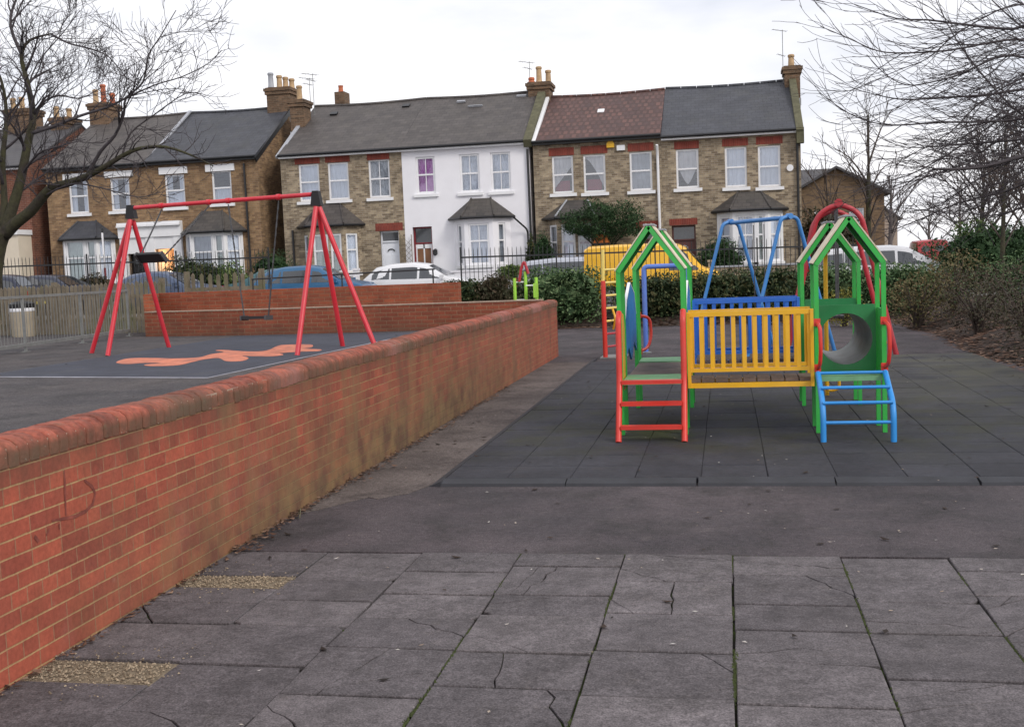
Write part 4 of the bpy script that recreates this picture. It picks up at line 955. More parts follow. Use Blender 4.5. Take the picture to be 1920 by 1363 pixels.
gabled('orange brick house half hidden by the overhanging tree at the right edge', 17.3, 56, 9, 8, 6.0, 8.2, 'farbrick', 'slate', [(2.2, 3.1, 3.9, 5.2), (5.0, 5.9, 3.9, 5.2)], -.15, False)
# --- low garden walls in front of the terrace
def gwall(label, xa, xb, h, mat, piers=True):
    o = thing('garden_wall', label, 'wall', (xa, 40.15, SZ((xa+xb)/2)+.1)); mm = MB(); L = xb-xa; mm.box(.16, 0, 0, L-.16, .2, h); mm.build('wall_body', M[mat], o)
    mm = MB(); mm.box(.162, -.03, h+.001, L-.162, .23, h+.06); mm.build('coping', M[mat if mat == 'render' else 'lead'], o)
    for x in (0, L-.157):
        mm = MB(); mm.box(x, -.05, 0, x+.157, .25, h+.2); mm.box(x-.02, -.08, h+.202, x+.177, .28, h+.28); mm.build('pier', M[mat], o)
gwall('low white garden wall before the white house', -10.8, -7.1, 1.0, 'render'); gwall('white garden wall before the yellow brick house', -16.9, -13.5, .95, 'render')
gwall('brown brick garden wall before the portico houses', -27.0, -23.6, .8, 'stock_brown'); gwall('brick garden wall in front of the red tiled house', -6.9, -3.6, .85, 'stock'); gwall('brick garden wall in front of the end house bay', -.6, 2.7, .9, 'stock')
# trellis
tr = thing('trellis', 'diamond lattice trellis on the wall between the white door and the red door', 'trellis', (-12.28, 41.9, ST+.1))
m = MB(); n_ = 7
for i in range(-6, n_+8):
    for s_ in (-1, 1):
        a, b = Vector((0, 0, i*.2)), Vector((.42, 0, i*.2+s_*.42))
        if 0 <= min(a.z, b.z) and max(a.z, b.z) <= 2.6: m.bar(a+Vector((0, .004*s_, 0)), b+Vector((0, .004*s_, 0)), .008, .022, up=(0, 1, 0))
m.build('lattice', M['wood'], tr)
m = MB(); m.box(-.02, -.015, 0, .0, .015, 2.6); m.box(.42, -.015, 0, .44, .015, 2.6); m.build('trellis_frame', M['wood'], tr)
# estate agent sign seen edge-on
es = thing('sign_post', 'white sign board on a post seen edge-on, just before the left bay window', 'sign', (-24.05, 40.6, SZ(-24.05)+.1), radians(29.5))
m = MB(); m.box(-.04, -.04, 0, .04, .04, 3.1); m.build('post', M['black'], es)
m = MB(); m.box(-.03, -.75, 1.55, .03, -.05, 2.9); m.build('board', M['signboard'], es)
m = MB(); m.box(-.034, -.74, 1.15, .034, -.06, 1.54); m.build('slip_board', M['doorred'], es)

# ------------------------------------------------------------------ vehicles
CARS = dict(
 hatch=dict(hw=.84, st=[(-2.0,.38,.70,.72,.66),(-1.94,.25,.86,.90,.72),(-1.78,.22,.92,1.02,.74),(-1.42,.20,.93,1.36,.60),(-.9,.2,.92,1.45,.61),(-.1,.2,.91,1.47,.61),(.35,.2,.91,1.40,.59),(1.08,.2,.90,.98,.72),(1.7,.22,.80,.86,.70),(1.95,.3,.62,.68,.62),(2.02,.35,.5,.55,.55)], roof=(3,6), wb=(-1.25,1.28)),
 saloon=dict(hw=.85, st=[(-2.2,.4,.74,.78,.66),(-2.12,.25,.88,.92,.72),(-1.5,.22,.92,.99,.72),(-.85,.2,.92,1.36,.58),(-.3,.2,.91,1.42,.59),(.2,.2,.91,1.41,.59),(.5,.2,.91,1.35,.58),(1.2,.2,.89,.97,.72),(1.9,.22,.78,.84,.70),(2.15,.3,.6,.66,.6),(2.22,.35,.5,.55,.5)], roof=(3,6), wb=(-1.35,1.4)),
 estate=dict(hw=.86, st=[(-2.25,.4,.74,.76,.70),(-2.2,.25,.93,.97,.76),(-2.08,.22,.95,1.12,.74),(-1.9,.2,.95,1.42,.63),(-1.0,.2,.94,1.49,.63),(0,.2,.93,1.49,.63),(.45,.2,.92,1.42,.61),(1.2,.2,.91,.99,.73),(1.9,.22,.82,.88,.71),(2.15,.3,.64,.7,.62),(2.22,.35,.5,.55,.5)], roof=(3,6), wb=(-1.35,1.4)),
 van=dict(hw=.86, st=[(-2.05,.4,.95,1.0,.80),(-2.03,.25,.98,1.72,.72),(-1.9,.2,.98,1.80,.72),(-1.0,.2,.98,1.82,.72),(.3,.2,.98,1.81,.71),(.75,.2,.98,1.77,.68),(.98,.2,.97,1.66,.66),(1.5,.2,.96,1.06,.74),(1.9,.22,.86,.92,.72),(2.12,.3,.66,.72,.62),(2.18,.35,.5,.55,.5)], roof=(2,6), wb=(-1.25,1.3)))
def car(name, label, cat, loc, rz, paintm, kind, group='vehicles parked along the street', side_glass=True):
    D = CARS[kind]; hw = D['hw']; st = D['st']; o = thing(name, label, cat, loc, rz, group); mm = MB()
    def sec(x, zl, zb, zt, wt):
        e = hw*(1-.18*max(0, abs(x)/2.2-.7)/.3) if abs(x) > 1.54 else hw
        h = [(e*.86, zl), (e*.97, zl+.12), (e, .55*zb+.1), (e*.985, zb), (wt*.5+e*.48 if zt-zb < .15 else wt+.05*(zt-zb), zt-.06*(zt > zb+.2)), (wt*.93, zt), (wt*.5, zt+.025)]
        return [(x, -y, z) for y, z in h]+[(x, 0, zt+.035)]+[(x, y, z) for y, z in h[::-1]]
    S = [sec(*s) for s in st]; n = len(S[0]); vs = [p for s in S for p in s]; fs = []
    for i in range(len(S)-1):
        for j in range(n): k = (j+1) % n; fs.append((i*n+j, i*n+k, (i+1)*n+k, (i+1)*n+j))
    fs += [tuple(range(n)), tuple((len(S)-1)*n+j for j in range(n-1, -1, -1))]
    mm.add(vs, fs); body = mm.build('body', M[paintm], o, smooth=True)
    r0, r1 = D['roof']
    def lerp(x):
        for a, b in zip(st, st[1:]):
            if a[0] <= x <= b[0]:
                t_ = (x-a[0])/(b[0]-a[0]); return [a[q]+(b[q]-a[q])*t_ for q in range(5)]
    def sp(x, t_, s_):   # point on the body side between belt (t=0) and roof edge (t=1)
        _, zl, zb, zt, wt = lerp(x); e = hw*.985
        top = zt-.06; wtop = wt+.05*(zt-zb)
        return Vector((x, s_*(e+(wtop-e)*t_+.006), zb+(top-zb)*t_))
    xa, xb = st[r0-1][0], st[r1+1][0]
    def zrel(x, z): q = lerp(x); return max(0, min(1, (z-q[2])/max(.01, q[3]-.06-q[2])))
    segs = [(st[r0][0]-.12, st[r0][0]+.5), (st[r0][0]+.57, -.05+.1), (.13, st[r1+1][0]-.14)] if kind != 'van' else ([(.52, st[r1+1][0]-.14)]+([(-1.75, -.8), (-.7, .02)] if side_glass else []))
    for a, b in segs:
        for s_ in (-1, 1):
            mm = MB(); k = 8
            for i in range(k):
                x0, x1 = a+(b-a)*i/k, a+(b-a)*(i+1)/k; q = []
                zt0, zt1 = lerp(x0)[3]-.13, lerp(x1)[3]-.13
                lo0, lo1 = lerp(x0)[2]+.03, lerp(x1)[2]+.03
                P = [sp(x0, zrel(x0, lo0), s_), sp(x1, zrel(x1, lo1), s_), sp(x1, zrel(x1, max(zt1, lo1+.005)), s_), sp(x0, zrel(x0, max(zt0, lo0+.005)), s_)]
                mm.quad(*P)
            mm.build('side_window', M['carglass'], o)
    def screen(i0, i1, nm, sg):
        a, b = st[i0], st[i1]; mm = MB()
        A = Vector((a[0], 0, a[3]+.03)); B = Vector((b[0], 0, b[3]+.03)); off = Vector((sg*.012, 0, .014))
        pa, pb = A.lerp(B, .1)+off, A.lerp(B, .92)+off; wa, wb_ = a[4]*.9, b[4]*.92
        mm.add([(pa.x, -wa, pa.z-.035), (pa.x, 0, pa.z+.004), (pa.x, wa, pa.z-.035), (pb.x, -wb_, pb.z-.035), (pb.x, 0, pb.z+.004), (pb.x, wb_, pb.z-.035)], [(0, 1, 4, 3), (1, 2, 5, 4)]); mm.build(nm, M['carglass'], o)
    screen(r1, r1+1, 'windscreen', 1)
    if kind == 'van':
        for s_ in (-1, 1):
            mm = MB(); c = [( -2.055, s_*.36+.22*cos(2*pi*j/12), 1.36+.17*sin(2*pi*j/12)) for j in range(12)]; mm.prism(c, (-.004, 0, 0)); mm.build('rear_window', M['carglass'], o)
    else: screen(r0, r0-1, 'rear_window', -1)
    for s_ in (-1, 1):
        mm = MB(); hx = st[-1][0]-.1; mm.box(hx-.06, s_*.62-.14, .56, hx, s_*.62+.14, .72); mm.build('headlight', M['lamp'], o)
        q = st[1][0]-.05; mm = MB(); mm.box(q-.05, s_*.68-.1, .62, q+.06, s_*.68+.09, .9); mm.build('tail_light', M['lightred'], o)
        p = sp(.95, 0, s_); mm = MB(); mm.box(p.x-.08, p.y-.05+s_*.09, p.z+.02, p.x+.06, p.y+.05+s_*.09, p.z+.14); mm.build('mirror', M[paintm], o)
        for wx in D['wb']:
            mm = MB(); c = [(wx+.3*cos(2*pi*j/18), s_*(hw-.17), .3+.3*sin(2*pi*j/18)) for j in range(18)]; mm.prism(c, (0, s_*.19, 0)); wh = mm.build('wheel', M['tyre'], o)
            mm = MB(); c = [(wx+.19*cos(2*pi*j/14), s_*(hw+.021), .3+.19*sin(2*pi*j/14)) for j in range(14)]; mm.prism(c, (0, s_*.008, 0)); mm.build('rim', M['rim'], wh)
    mm = MB(); mm.box(st[0][0]-.03, -.26, .44, st[0][0]+.02, .26, .55); mm.build('number_plate', M['plate'], o)
    return o
def carx(u, Y): return at(u, 505, Y).x
for nm, lb, ct, u, Y, rz, pm, kd in (
    ('parked_car', 'dark navy hatchback at the left edge, nose towards the picket fence', 'car', -28, 34.4, pi, 'navy', 'hatch'),
    ('parked_car', 'dark blue car with bright windscreen parked by the far left bay window', 'car', 78, 37.2, pi, 'navy', 'saloon'),
    ('parked_car', 'blue grey saloon behind the short picket run and the red swing leg', 'car', 302, 35.6, 0, 'bluegrey', 'saloon'),
    ('parked_car', 'dark teal car mostly hidden behind the bright blue car', 'car', 540, 37.2, 0, 'teal', 'saloon'),
    ('parked_car', 'bright blue car behind the red swing and upper brick wall', 'car', 592, 34.6, 0, 'azure', 'hatch'),
    ('parked_car', 'white car parked in front of the white house', 'car', 790, 37.3, 0, 'carwhite', 'hatch'),
    ('parked_car', 'silver estate car parked beside the yellow van', 'car', 1100, 37.3, 0, 'silver', 'estate'),
    ('yellow_van', 'bright yellow van parked behind the hedge and green house frame', 'van', 1226, 34.5, 0, 'vanyellow', 'van'),
    ('parked_car', 'pale estate car with large dark windows behind the right hedge', 'car', 1668, 34.6, 0, 'pale', 'estate')):
    car(nm, lb, ct, (carx(u, Y), Y, SZ(carx(u, Y))), rz, pm, kd, side_glass=False)
car('red_van', 'red van with two rear windows going down the side street', 'van', (at(1749, 480, 63).x, 65, ST), pi/2, 'postred', 'van')
car('parked_car', 'white vehicle further down the side street past the red van', 'car', (at(1778, 480, 70).x, 74, ST), pi/2, 'carwhite', 'van')

# ------------------------------------------------------------------ playground equipment
MZ = .042
def wb(mm, name, mat, root, parent=None, smooth=False):
    l = root.location; mm.v = [(a-l.x, b-l.y, c-l.z) for a, b, c in mm.v]; return mm.build(name, mat, parent or root, smooth)
FX = thing('climbing_playhouse', 'multicoloured toddler climbing frame of four green pitched towers with yellow and blue bridges', 'climbing frame', (.2, 11.8, MZ))
YS = ((10.62, 11.05), (12.55, 12.98)); XS = ((-1.0, -.40), (.81, 1.40)); DK, EV, AP = .57, 1.6, 2.02
def sheet_poly(mm, P, vec): mm.prism(P, vec)
for (x0, x1) in XS:
    for (y0, y1) in YS:
        xm = (x0+x1)/2
        for x in (x0, x1):
            for y in (y0, y1):
                mm = MB(); mm.box(x-.02, y-.02, MZ-.01, x+.02, y+.02, EV); wb(mm, 'post', M['green'], FX)
        rf = None
        for s_, x in ((-1, x0), (1, x1)):
            d = Vector((xm-x, 0, AP-EV)); nn = Vector((-d.z, 0, d.x)) if s_ < 0 else Vector((d.z, 0, -d.x)); nn.normalize()
            if nn.z < 0: nn = -nn
            a, b = Vector((x-.03*(-s_)*-1, y0-.02, EV)), Vector((xm, y0-.02, AP))
            a = Vector((x+s_*.01, y0-.015, EV-.01)); mm = MB()
            P = [a+nn*.018, b+nn*.018, b+nn*.030, a+nn*.030]; mm.prism(P, (0, y1-y0+.03, 0), 0); bd = wb(mm, 'roof_board', M['worn'], FX)
            mm = MB(); P = [a+nn*.0, b+nn*.0, b+nn*.016, a+nn*.016]; mm.prism([p+Vector((0, .03, 0)) for p in P], (0, y1-y0-.03, 0)); wb(mm, 'underside', M['underboard'], FX, bd)
            for y in (y0, y1):
                mm = MB(); A = Vector((x, y, EV-.01)); B = Vector((xm, y, AP-.015)); mm.bar(A, B, .042, .052, up=(0, 1, 0)); wb(mm, 'roof_edge', M['green'], FX, bd)
        mm = MB(); mm.box(xm-.05, y0-.03, AP-.005, xm+.05, y1+.03, AP+.012); wb(mm, 'ridge_cap', M['lead'], FX)
        mm = MB(); mm.box(x0+.025, y0-.06, DK-.045, x1-.025, y1+.02, DK); wb(mm, 'deck', M['deckgreen'], FX)
(ax0, ax1), (bx0, bx1) = XS; (fy0, fy1), (ry0, ry1) = YS
def ladder_red():
    mm = MB(); rails = []
    root = None
    for x in (ax0+.0, ax1+.0):
        m2 = MB(); m2.tube(fillet([(x, 10.16, MZ), (x, 10.44, DK), (x, 10.50, 1.15), (x, 10.585, 1.21)], .1), .028, 10)
        if root is None: root = wb(m2, 'ladder', M['red'], FX, smooth=True)
        else: wb(m2, 'rail', M['red'], FX, root, smooth=True)
    for z in (.17, .375, .565):
        y = 10.16+(10.44-10.16)*(z-MZ)/(DK-MZ); m2 = MB(); m2.bar((ax0+.02, y, z), (ax1-.02, y, z), .09, .035); wb(m2, 'rung', M['red'], FX, root)
ladder_red()
def ladder_blue():
    root = None
    for x in (bx0+.0, bx1+.0):
        m2 = MB(); m2.tube(fillet([(x, 10.06, MZ), (x, 10.06, .36), (x, 10.56, .60)], .35, 8), .026, 10)
        if root is None: root = wb(m2, 'ladder', M['lblue'], FX, smooth=True)
        else: wb(m2, 'rail', M['lblue'], FX, root, smooth=True)
    for y, z in ((10.06, .215), (10.09, .385), (10.26, .50), (10.56, .60)):
        m2 = MB(); m2.tube([(bx0, y, z), (bx1, y, z)], .015, 8); wb(m2, 'rung', M['lblue'], FX, root, smooth=True)
ladder_blue()
def balustrade(y, mat, x0, x1, zt, zb, nb):
    mm = MB(); mm.bar((x0, y, zt), (x1, y, zt), .04, .045); r = wb(mm, 'balustrade', M[mat], FX)
    mm = MB(); mm.bar((x0, y, zb), (x1, y, zb), .04, .035); wb(mm, 'bottom_rail', M[mat], FX, r)
    for i in range(nb):
        x = x0+.035+(x1-x0-.07)*i/(nb-1); mm = MB(); mm.box(x-.019, y-.012, zb+.018, x+.019, y+.012, zt-.023); wb(mm, 'baluster', M[mat], FX, r)
    for x in (x0+.0, x1-.0):
        s_ = 1 if x < .2 else -1; mm = MB(); mm.box(min(x, x+s_*.03), y-.03, DK-.09, max(x, x+s_*.03), y+.03, zt+.02); wb(mm, 'end_post', M[mat], FX, r)
for y in (fy0, fy1): balustrade(y, 'yellow', ax1+.03, bx0-.03, 1.17, .645, 12)
for y in (ry0, ry1): balustrade(y, 'blue', ax1+.03, bx0-.03, 1.21, .645, 12)
for (y0, y1), mt in zip(YS, ('yellow', 'blue')):
    mm = MB(); k = 9
    for i in range(k):
        x = ax1+.03+(bx0-ax1-.06)*i/k; mm.box(x, y0+.03, DK-.045, x+(bx0-ax1-.06)/k-.012, y1-.03, DK-.012)
    br = wb(mm, 'bridge_floor', M['plank'], FX)
    for y in (y0, y1):
        mm = MB(); mm.bar((ax1+.03, y, DK-.07), (bx0-.03, y, DK-.07), .03, .045); wb(mm, 'bridge_beam', M[mt], FX, br)
# left walkway with blue pointed panels
for x in (ax0, ax1):
    s_ = 1 if x == ax0 else -1; mm = MB()
    P = [(11.12, .72), (11.45, .82), (11.8, .66), (12.15, .82), (12.48, .70), (12.48, 1.1), (12.3, 1.34), (11.8, 1.46), (11.35, 1.30), (11.12, 1.1)]
    mm.prism([(x-.011, y, z) for y, z in P], (.022, 0, 0)); pn = wb(mm, 'side_panel', M['panelblue'], FX)
    mm = MB(); Q = [Vector((x-.013, y, z)) for y, z in P[5:]]
    for a, b in zip(Q, Q[1:]): mm.bar(a+Vector((.013, 0, .004)), b+Vector((.013, 0, .004)), .03, .012)
    wb(mm, 'panel_edge', M['white'], FX, pn)
mm = MB()
for i in range(10): y = 11.08+i*.146; mm.box(ax0+.03, y, DK-.05, ax1-.03, y+.134, DK-.012)
wb(mm, 'walkway_floor', M['plank'], FX)
mm = MB(); P = [(10.66, .45), (11.0, .45), (11.02, 1.05), (10.93, 1.18), (10.75, 1.2), (10.66, 1.15)]
mm.prism([(ax0-.011, y, z) for y, z in P], (.022, 0, 0)); wb(mm, 'side_board', M['yellow'], FX)
# tunnel with round openings on the right
def holed(y, name):
    cx, cz, r = 1.105, .875, .245; X0_, X1_, Z0_, Z1_ = bx0+.02, bx1-.02, DK-.02, 1.20; k = 32; mm = MB(); out_ = []
    for j in range(k):
        a = 2*pi*j/k+pi/k; dx_, dz_ = cos(a), sin(a)
        ts = [t_ for t_ in (((X1_ if dx_ > 0 else X0_)-cx)/dx_ if abs(dx_) > 1e-6 else 9, ((Z1_ if dz_ > 0 else Z0_)-cz)/dz_ if abs(dz_) > 1e-6 else 9)]; t_ = min(ts); out_.append((cx+dx_*t_, cz+dz_*t_))
    inn = [(cx+r*cos(2*pi*j/k+pi/k), cz+r*sin(2*pi*j/k+pi/k)) for j in range(k)]
    vs = [(x, y, z) for x, z in out_]+[(x, y, z) for x, z in inn]+[(x, y+.015, z) for x, z in out_]+[(x, y+.015, z) for x, z in inn]; fs = []
    for j in range(k):
        q = (j+1) % k; fs += [(j, q, k+q, k+j), (2*k+j, 3*k+j, 3*k+q, 2*k+q), (k+j, k+q, 3*k+q, 3*k+j), (j, 2*k+j, 2*k+q, q)]
    mm.add(vs, fs); return wb(mm, name, M['dgreen'], FX)
holed(fy1-.03, 'tunnel_panel'); holed(ry0+.01, 'tunnel_panel')
mm = MB(); k = 32; vs = []
for rr in (.245, .253):
    for y in (fy1-.014, ry0+.009):
        vs += [(1.105+rr*cos(2*pi*j/k), y, .875+rr*sin(2*pi*j/k)) for j in range(k)]
fs = []
for j in range(k):
    q = (j+1) % k; fs += [(j, q, k+q, k+j), (2*k+j, 3*k+j, 3*k+q, 2*k+q)]
mm.add(vs, fs); wb(mm, 'tunnel', M['tubesteel'], FX, smooth=True)
mm = MB(); mm.box(bx1-.008, fy0+.03, DK-.02, bx1+.008, fy1-.03, 1.17); wb(mm, 'side_board', M['green'], FX)
for x, y, s_, dx_ in ((bx0, fy0, -1, .02), (bx1, fy0, -1, .03), (ax0, ry1, 1, .12), (ax1, ry1, 1, .03)):
    mm = MB(); mm.tube(fillet([(x, y+s_*.02, 1.06), (x+dx_, y+s_*.12, 1.03), (x+dx_*1.1, y+s_*.14, .82), (x+dx_*.8, y+s_*.1, .68), (x, y+s_*.02, .64)], .09), .018, 8); h = wb(mm, 'grab_handle', M['red'], FX, smooth=True)
    mm = MB(); mm.box(x-.03, y+min(0, s_*.03), 1.03, x+.03, y+max(0, s_*.03), 1.1); mm.box(x-.03, y+min(0, s_*.03), .61, x+.03, y+max(0, s_*.03), .68); wb(mm, 'bracket', M['red'], FX, h)
mm = MB(); mm.tube(fillet([(1.13, 13.0, 1.72), (1.13, 13.4, 1.70), (1.13, 13.42, .04)], .15), .024, 8); wb(mm, 'slide_pole', M['yellow'], FX, smooth=True)
mm = MB(); mm.tube(fillet([(1.12, 13.02, .45), (1.12, 13.3, .42), (1.26, 13.35, .3), (1.26, 13.35, .12), (1.12, 13.35, .10), (1.1, 13.3, .3)], .09), .018, 8); wb(mm, 'step_loop', M['yellow'], FX, smooth=True)

# big red swing on the raised playground
La, Ra = Vector((-9.25, 16.5, 2.84)), Vector((-5.83, 15.66, 2.84)); bd_ = (Ra-La).normalized(); pd = Vector((bd_.y, -bd_.x, 0)).normalized()
SW = thing('swing', 'tall red tripod swing with two black seats over the dark rubber surface', 'swing', (-7.5, 16.1, RZ))
mm = MB(); mm.tube([La+bd_*.08, Ra-bd_*.08], .033, 10); bar_ = wb(mm, 'top_bar', M['swingred'], SW, smooth=True)
for q in (.62, 1.55, 1.92, 2.85): mm = MB(); c = La+bd_*q; mm.tube([c-bd_*.03, c+bd_*.03], .044, 10); wb(mm, 'bar_collar', M['swingred'], SW, bar_, smooth=True)
for A, feet in ((La, ((-10.12, 16.5), (-9.42, 15.8), (-9.18, 17.3))), (Ra, ((-5.95, 14.87), (-5.83, 16.45), (-5.0, 15.55)))):
    mm = MB(); mm.prism([(A.x-.08, A.y-.06, A.z-.17), (A.x+.08, A.y-.06, A.z-.17), (A.x+.045, A.y-.06, A.z+.045), (A.x-.045, A.y-.06, A.z+.045)], (0, .12, 0)); hd = wb(mm, 'head_bracket', M['blackrub'], SW)
    for x, y in feet:
        mm = MB(); f_ = Vector((x, y, RZ)); t_ = Vector((A.x, A.y, A.z-.1)); t_ = t_+(f_-t_)*.04; mm.tube([t_, f_], .037, 10); wb(mm, 'leg', M['swingred'], SW, smooth=True)
def seat(qa, qb, L, phi, wd=.45, tilt=0, slack=0):
    A, B = La+bd_*qa-Vector((0, 0, .06)), La+bd_*qb-Vector((0, 0, .06)); c = (A+B)/2; dr = pd*sin(phi)-Vector((0, 0, cos(phi))); S = c+dr*L; nr = pd*cos(phi)+Vector((0, 0, sin(phi)))
    a, b = S-bd_*(wd/2), S+bd_*(wd/2)
    mm = MB(); mm.hexa([a-nr*.085, b-nr*.085, b+nr*.085, a+nr*.085]+[p-dr*.045 for p in (a-nr*.085, b-nr*.085, b+nr*.085, a+nr*.085)]); st_ = wb(mm, 'seat', M['blackrub'], SW)
    mm = MB(); mm.bar(a-dr*.02-nr*.09, a-dr*.02+nr*.09, .03, .07); wb(mm, 'seat_edge', M['chain'], SW, st_); mm = MB(); mm.bar(b-dr*.02-nr*.09, b-dr*.02+nr*.09, .03, .07); wb(mm, 'seat_edge', M['chain'], SW, st_)
    for p, q in ((A, a), (B, b)):
        k = 26; mm = MB()
        pts = [p.lerp(q-dr*.05, i/k)+Vector((0, 0, -slack*sin(pi*i/k))) for i in range(k+1)]
        for i in range(k):
            d = pts[i+1]-pts[i]; o_ = d.orthogonal().normalized()*.009
            if i % 2: o_ = d.cross(o_).normalized()*.009
            mm.bar(pts[i]-d*.1, pts[i+1]+d*.1, .022 if i % 2 else .011, .011 if i % 2 else .022)
        wb(mm, 'chain', M['chain'], SW, st_)
seat(.62, 1.55, 1.13, radians(47), .48, slack=.01); seat(1.92, 2.85, 1.74, radians(3))

def aframe(name, label, apexL, apexR, half, mat, loc, r=.031, bend=.07, sh=.15, dp=.015):
    o = thing(name, label, 'swing', loc); d = (apexR-apexL); d.z = 0; d.normalize(); p = Vector((d.y, -d.x, 0))
    mm = MB(); mm.tube([apexL, apexR], r*1.15, 10); wb(mm, 'top_bar', M[mat], o, smooth=True)
    for A in (apexL, apexR):
        mm = MB(); z = A.z; f1, f2 = A+p*half, A-p*half; f1.z = f2.z = 0.0
        s1 = A+p*sh+Vector((0, 0, -dp)); s2 = A-p*sh+Vector((0, 0, -dp))
        mm.tube(fillet([f1, s1, A+Vector((0, 0, .02)), s2, f2], bend, 6), r, 10); wb(mm, 'leg_frame', M[mat], o, smooth=True)
        mm = MB(); mm.tube([A-d*.05+Vector((0, 0, .02)), A+d*.05+Vector((0, 0, .02))], r*1.5, 10); wb(mm, 'joint', M[mat], o, smooth=True)
    return o, d
bs, d = aframe('swing', 'light blue toddler swing with curved legs behind the climbing frame', Vector((.10, 19.8, 2.27)), Vector((1.0, 18.25, 2.27)), .84, 'swingblue', (.55, 19, 0))
c = Vector((.55, 19.03, 2.2)); mm = MB()
for s_ in (-.16, .16): mm.tube([c+d*s_, c+d*s_-Vector((0, 0, 1.45))], .008, 5)
wb(mm, 'chain', M['chain'], bs)
mm = MB(); z = .55
mm.box(.35, 18.85, z, .75, 19.2, z+.03)
for a, b in (((.35, 18.85), (.75, 18.85)), ((.75, 18.85), (.75, 19.2)), ((.75, 19.2), (.35, 19.2)), ((.35, 19.2), (.35, 18.85))): mm.bar((*a, z+.22), (*b, z+.22), .03, .03); mm.bar((*a, z), (*a, z+.22), .03, .03)
wb(mm, 'cradle_seat', M['blackrub'], bs)
rs, d = aframe('swing', 'red arched swing frame standing behind the right green tower', Vector((1.95, 21.3, 2.46)), Vector((1.82, 19.0, 2.47)), .87, 'darkred', (1.85, 20.2, 0), .045, .3, .34, .16)
mm = MB()
for q in (.6, 1.0, 1.5, 1.9): c = Vector((1.95, 21.3, 2.42))+d*q; mm.tube([c, c-Vector((0, 0, 1.8))], .008, 5)
wb(mm, 'chain', M['chain'], rs)
for q in (.8, 1.7):
    mm = MB(); c = Vector((1.95, 21.3, .62))+d*q; mm.bar(c-d*.22, c+d*.22, .17, .035); wb(mm, 'seat', M['blackrub'], rs)
# red and yellow climbing ladder behind the left green tower
rl = thing('climbing_ladder', 'red upright climbing ladder with cream rungs behind the left green tower', 'climbing ladder', (-2.0, 19.8, 0))
for i, (x, y) in enumerate(((-2.11, 19.6), (-1.86, 20.05))):
    mm = MB(); mm.tube([(x, y, 0), (x, y, 1.36 if i == 0 else 1.5)], .042, 10); wb(mm, 'upright', M['darkred' if i else 'red'], rl, smooth=True)
mm = MB(); mm.tube([(-2.11, 19.6, 1.36), (-2.10, 19.6, 1.9), ], .03, 8); wb(mm, 'upper_upright', M['paleyellow'], rl, smooth=True)
for j in range(7):
    mm = MB(); z = .2+j*.225; mm.tube([(-2.11, 19.6, z), (-1.86, 20.05, z)], .02, 7); wb(mm, 'rung', M['paleyellow' if j > 1 else 'darkred'], rl, smooth=True)
mm = MB(); mm.tube(fillet([(-1.98, 19.82, .85), (-1.92, 19.7, .7), (-1.98, 19.82, .5)], .1), .02, 6); wb(mm, 'handle', M['yellow'], rl, smooth=True)
mm = MB(); mm.box(-2.2, 19.5, 0, -1.75, 20.15, .02); wb(mm, 'base_plate', M['galv'], rl)
bb = thing('turning_bar', 'low blue tubular turning bar seen through the left green tower', 'turning bar', (-1.05, 20.6, 0))
mm = MB(); mm.tube(fillet([(-1.46, 20.5, 0), (-1.46, 20.5, 1.57), (-.72, 20.5, 1.57), (-.72, 20.5, 0)], .08, 6), .045, 10); wb(mm, 'bar', M['barblue'], bb, smooth=True)
for x in (-1.46, -.72):
    mm = MB(); mm.lathe((x, 20.5, 0), [(.1, 0), (.1, .02), (.05, .03)], 12); wb(mm, 'base_plate', M['galv'], bb)
lm = thing('play_ladder', 'lime green play ladder with red arch beyond the corner of the brick wall', 'play ladder', (-4.2, 23.6, 0))
for x, y, z, nm in ((-4.42, 23.5, 1.42, 'upright'), (-4.19, 23.55, 1.55, 'upright'), (-3.97, 23.6, 1.42, 'upright')):
    mm = MB(); mm.tube([(x, y, 0), (x, y, z)], .035, 8); wb(mm, nm, M['lime'], lm, smooth=True)
for a, b, z in ((-4.42, -4.19, 1.33), (-4.19, -3.97, 1.25), (-4.42, -4.19, .95), (-4.19, -3.97, .9), (-4.42, -3.97, .55), (-4.42, -3.97, .25)):
    mm = MB(); mm.tube([(a, 23.53, z), (b, 23.57, z)], .017, 6); wb(mm, 'rung', M['white'], lm, smooth=True)
mm = MB(); mm.tube(fillet([(-4.32, 23.52, 1.34), (-4.27, 23.52, 1.62), (-4.2, 23.52, 1.78), (-4.12, 23.52, 1.5)], .15), .03, 8); wb(mm, 'arch', M['darkred'], lm, smooth=True)
mm = MB(); mm.box(-3.97, 23.2, 1.0, -3.93, 23.6, 1.3); wb(mm, 'side_plate', M['lime'], lm)
rk = thing('roof_rack_box', 'orange plastic box beside the silver estate in the front garden', 'box', (at(1128, 450, 40.9).x, 40.9, ST+.1))
mm = MB(); mm.prism([(-.28, -.2, 1.95), (.28, -.2, 1.95), (.18, -.2, 2.25), (-.18, -.2, 2.25)], (0, .5, 0)); mm.build('lid', M['orangebox'], rk); mm = MB(); mm.box(-.25, -.17, 0, .25, .27, 1.948); mm.build('body', M['black'], rk)

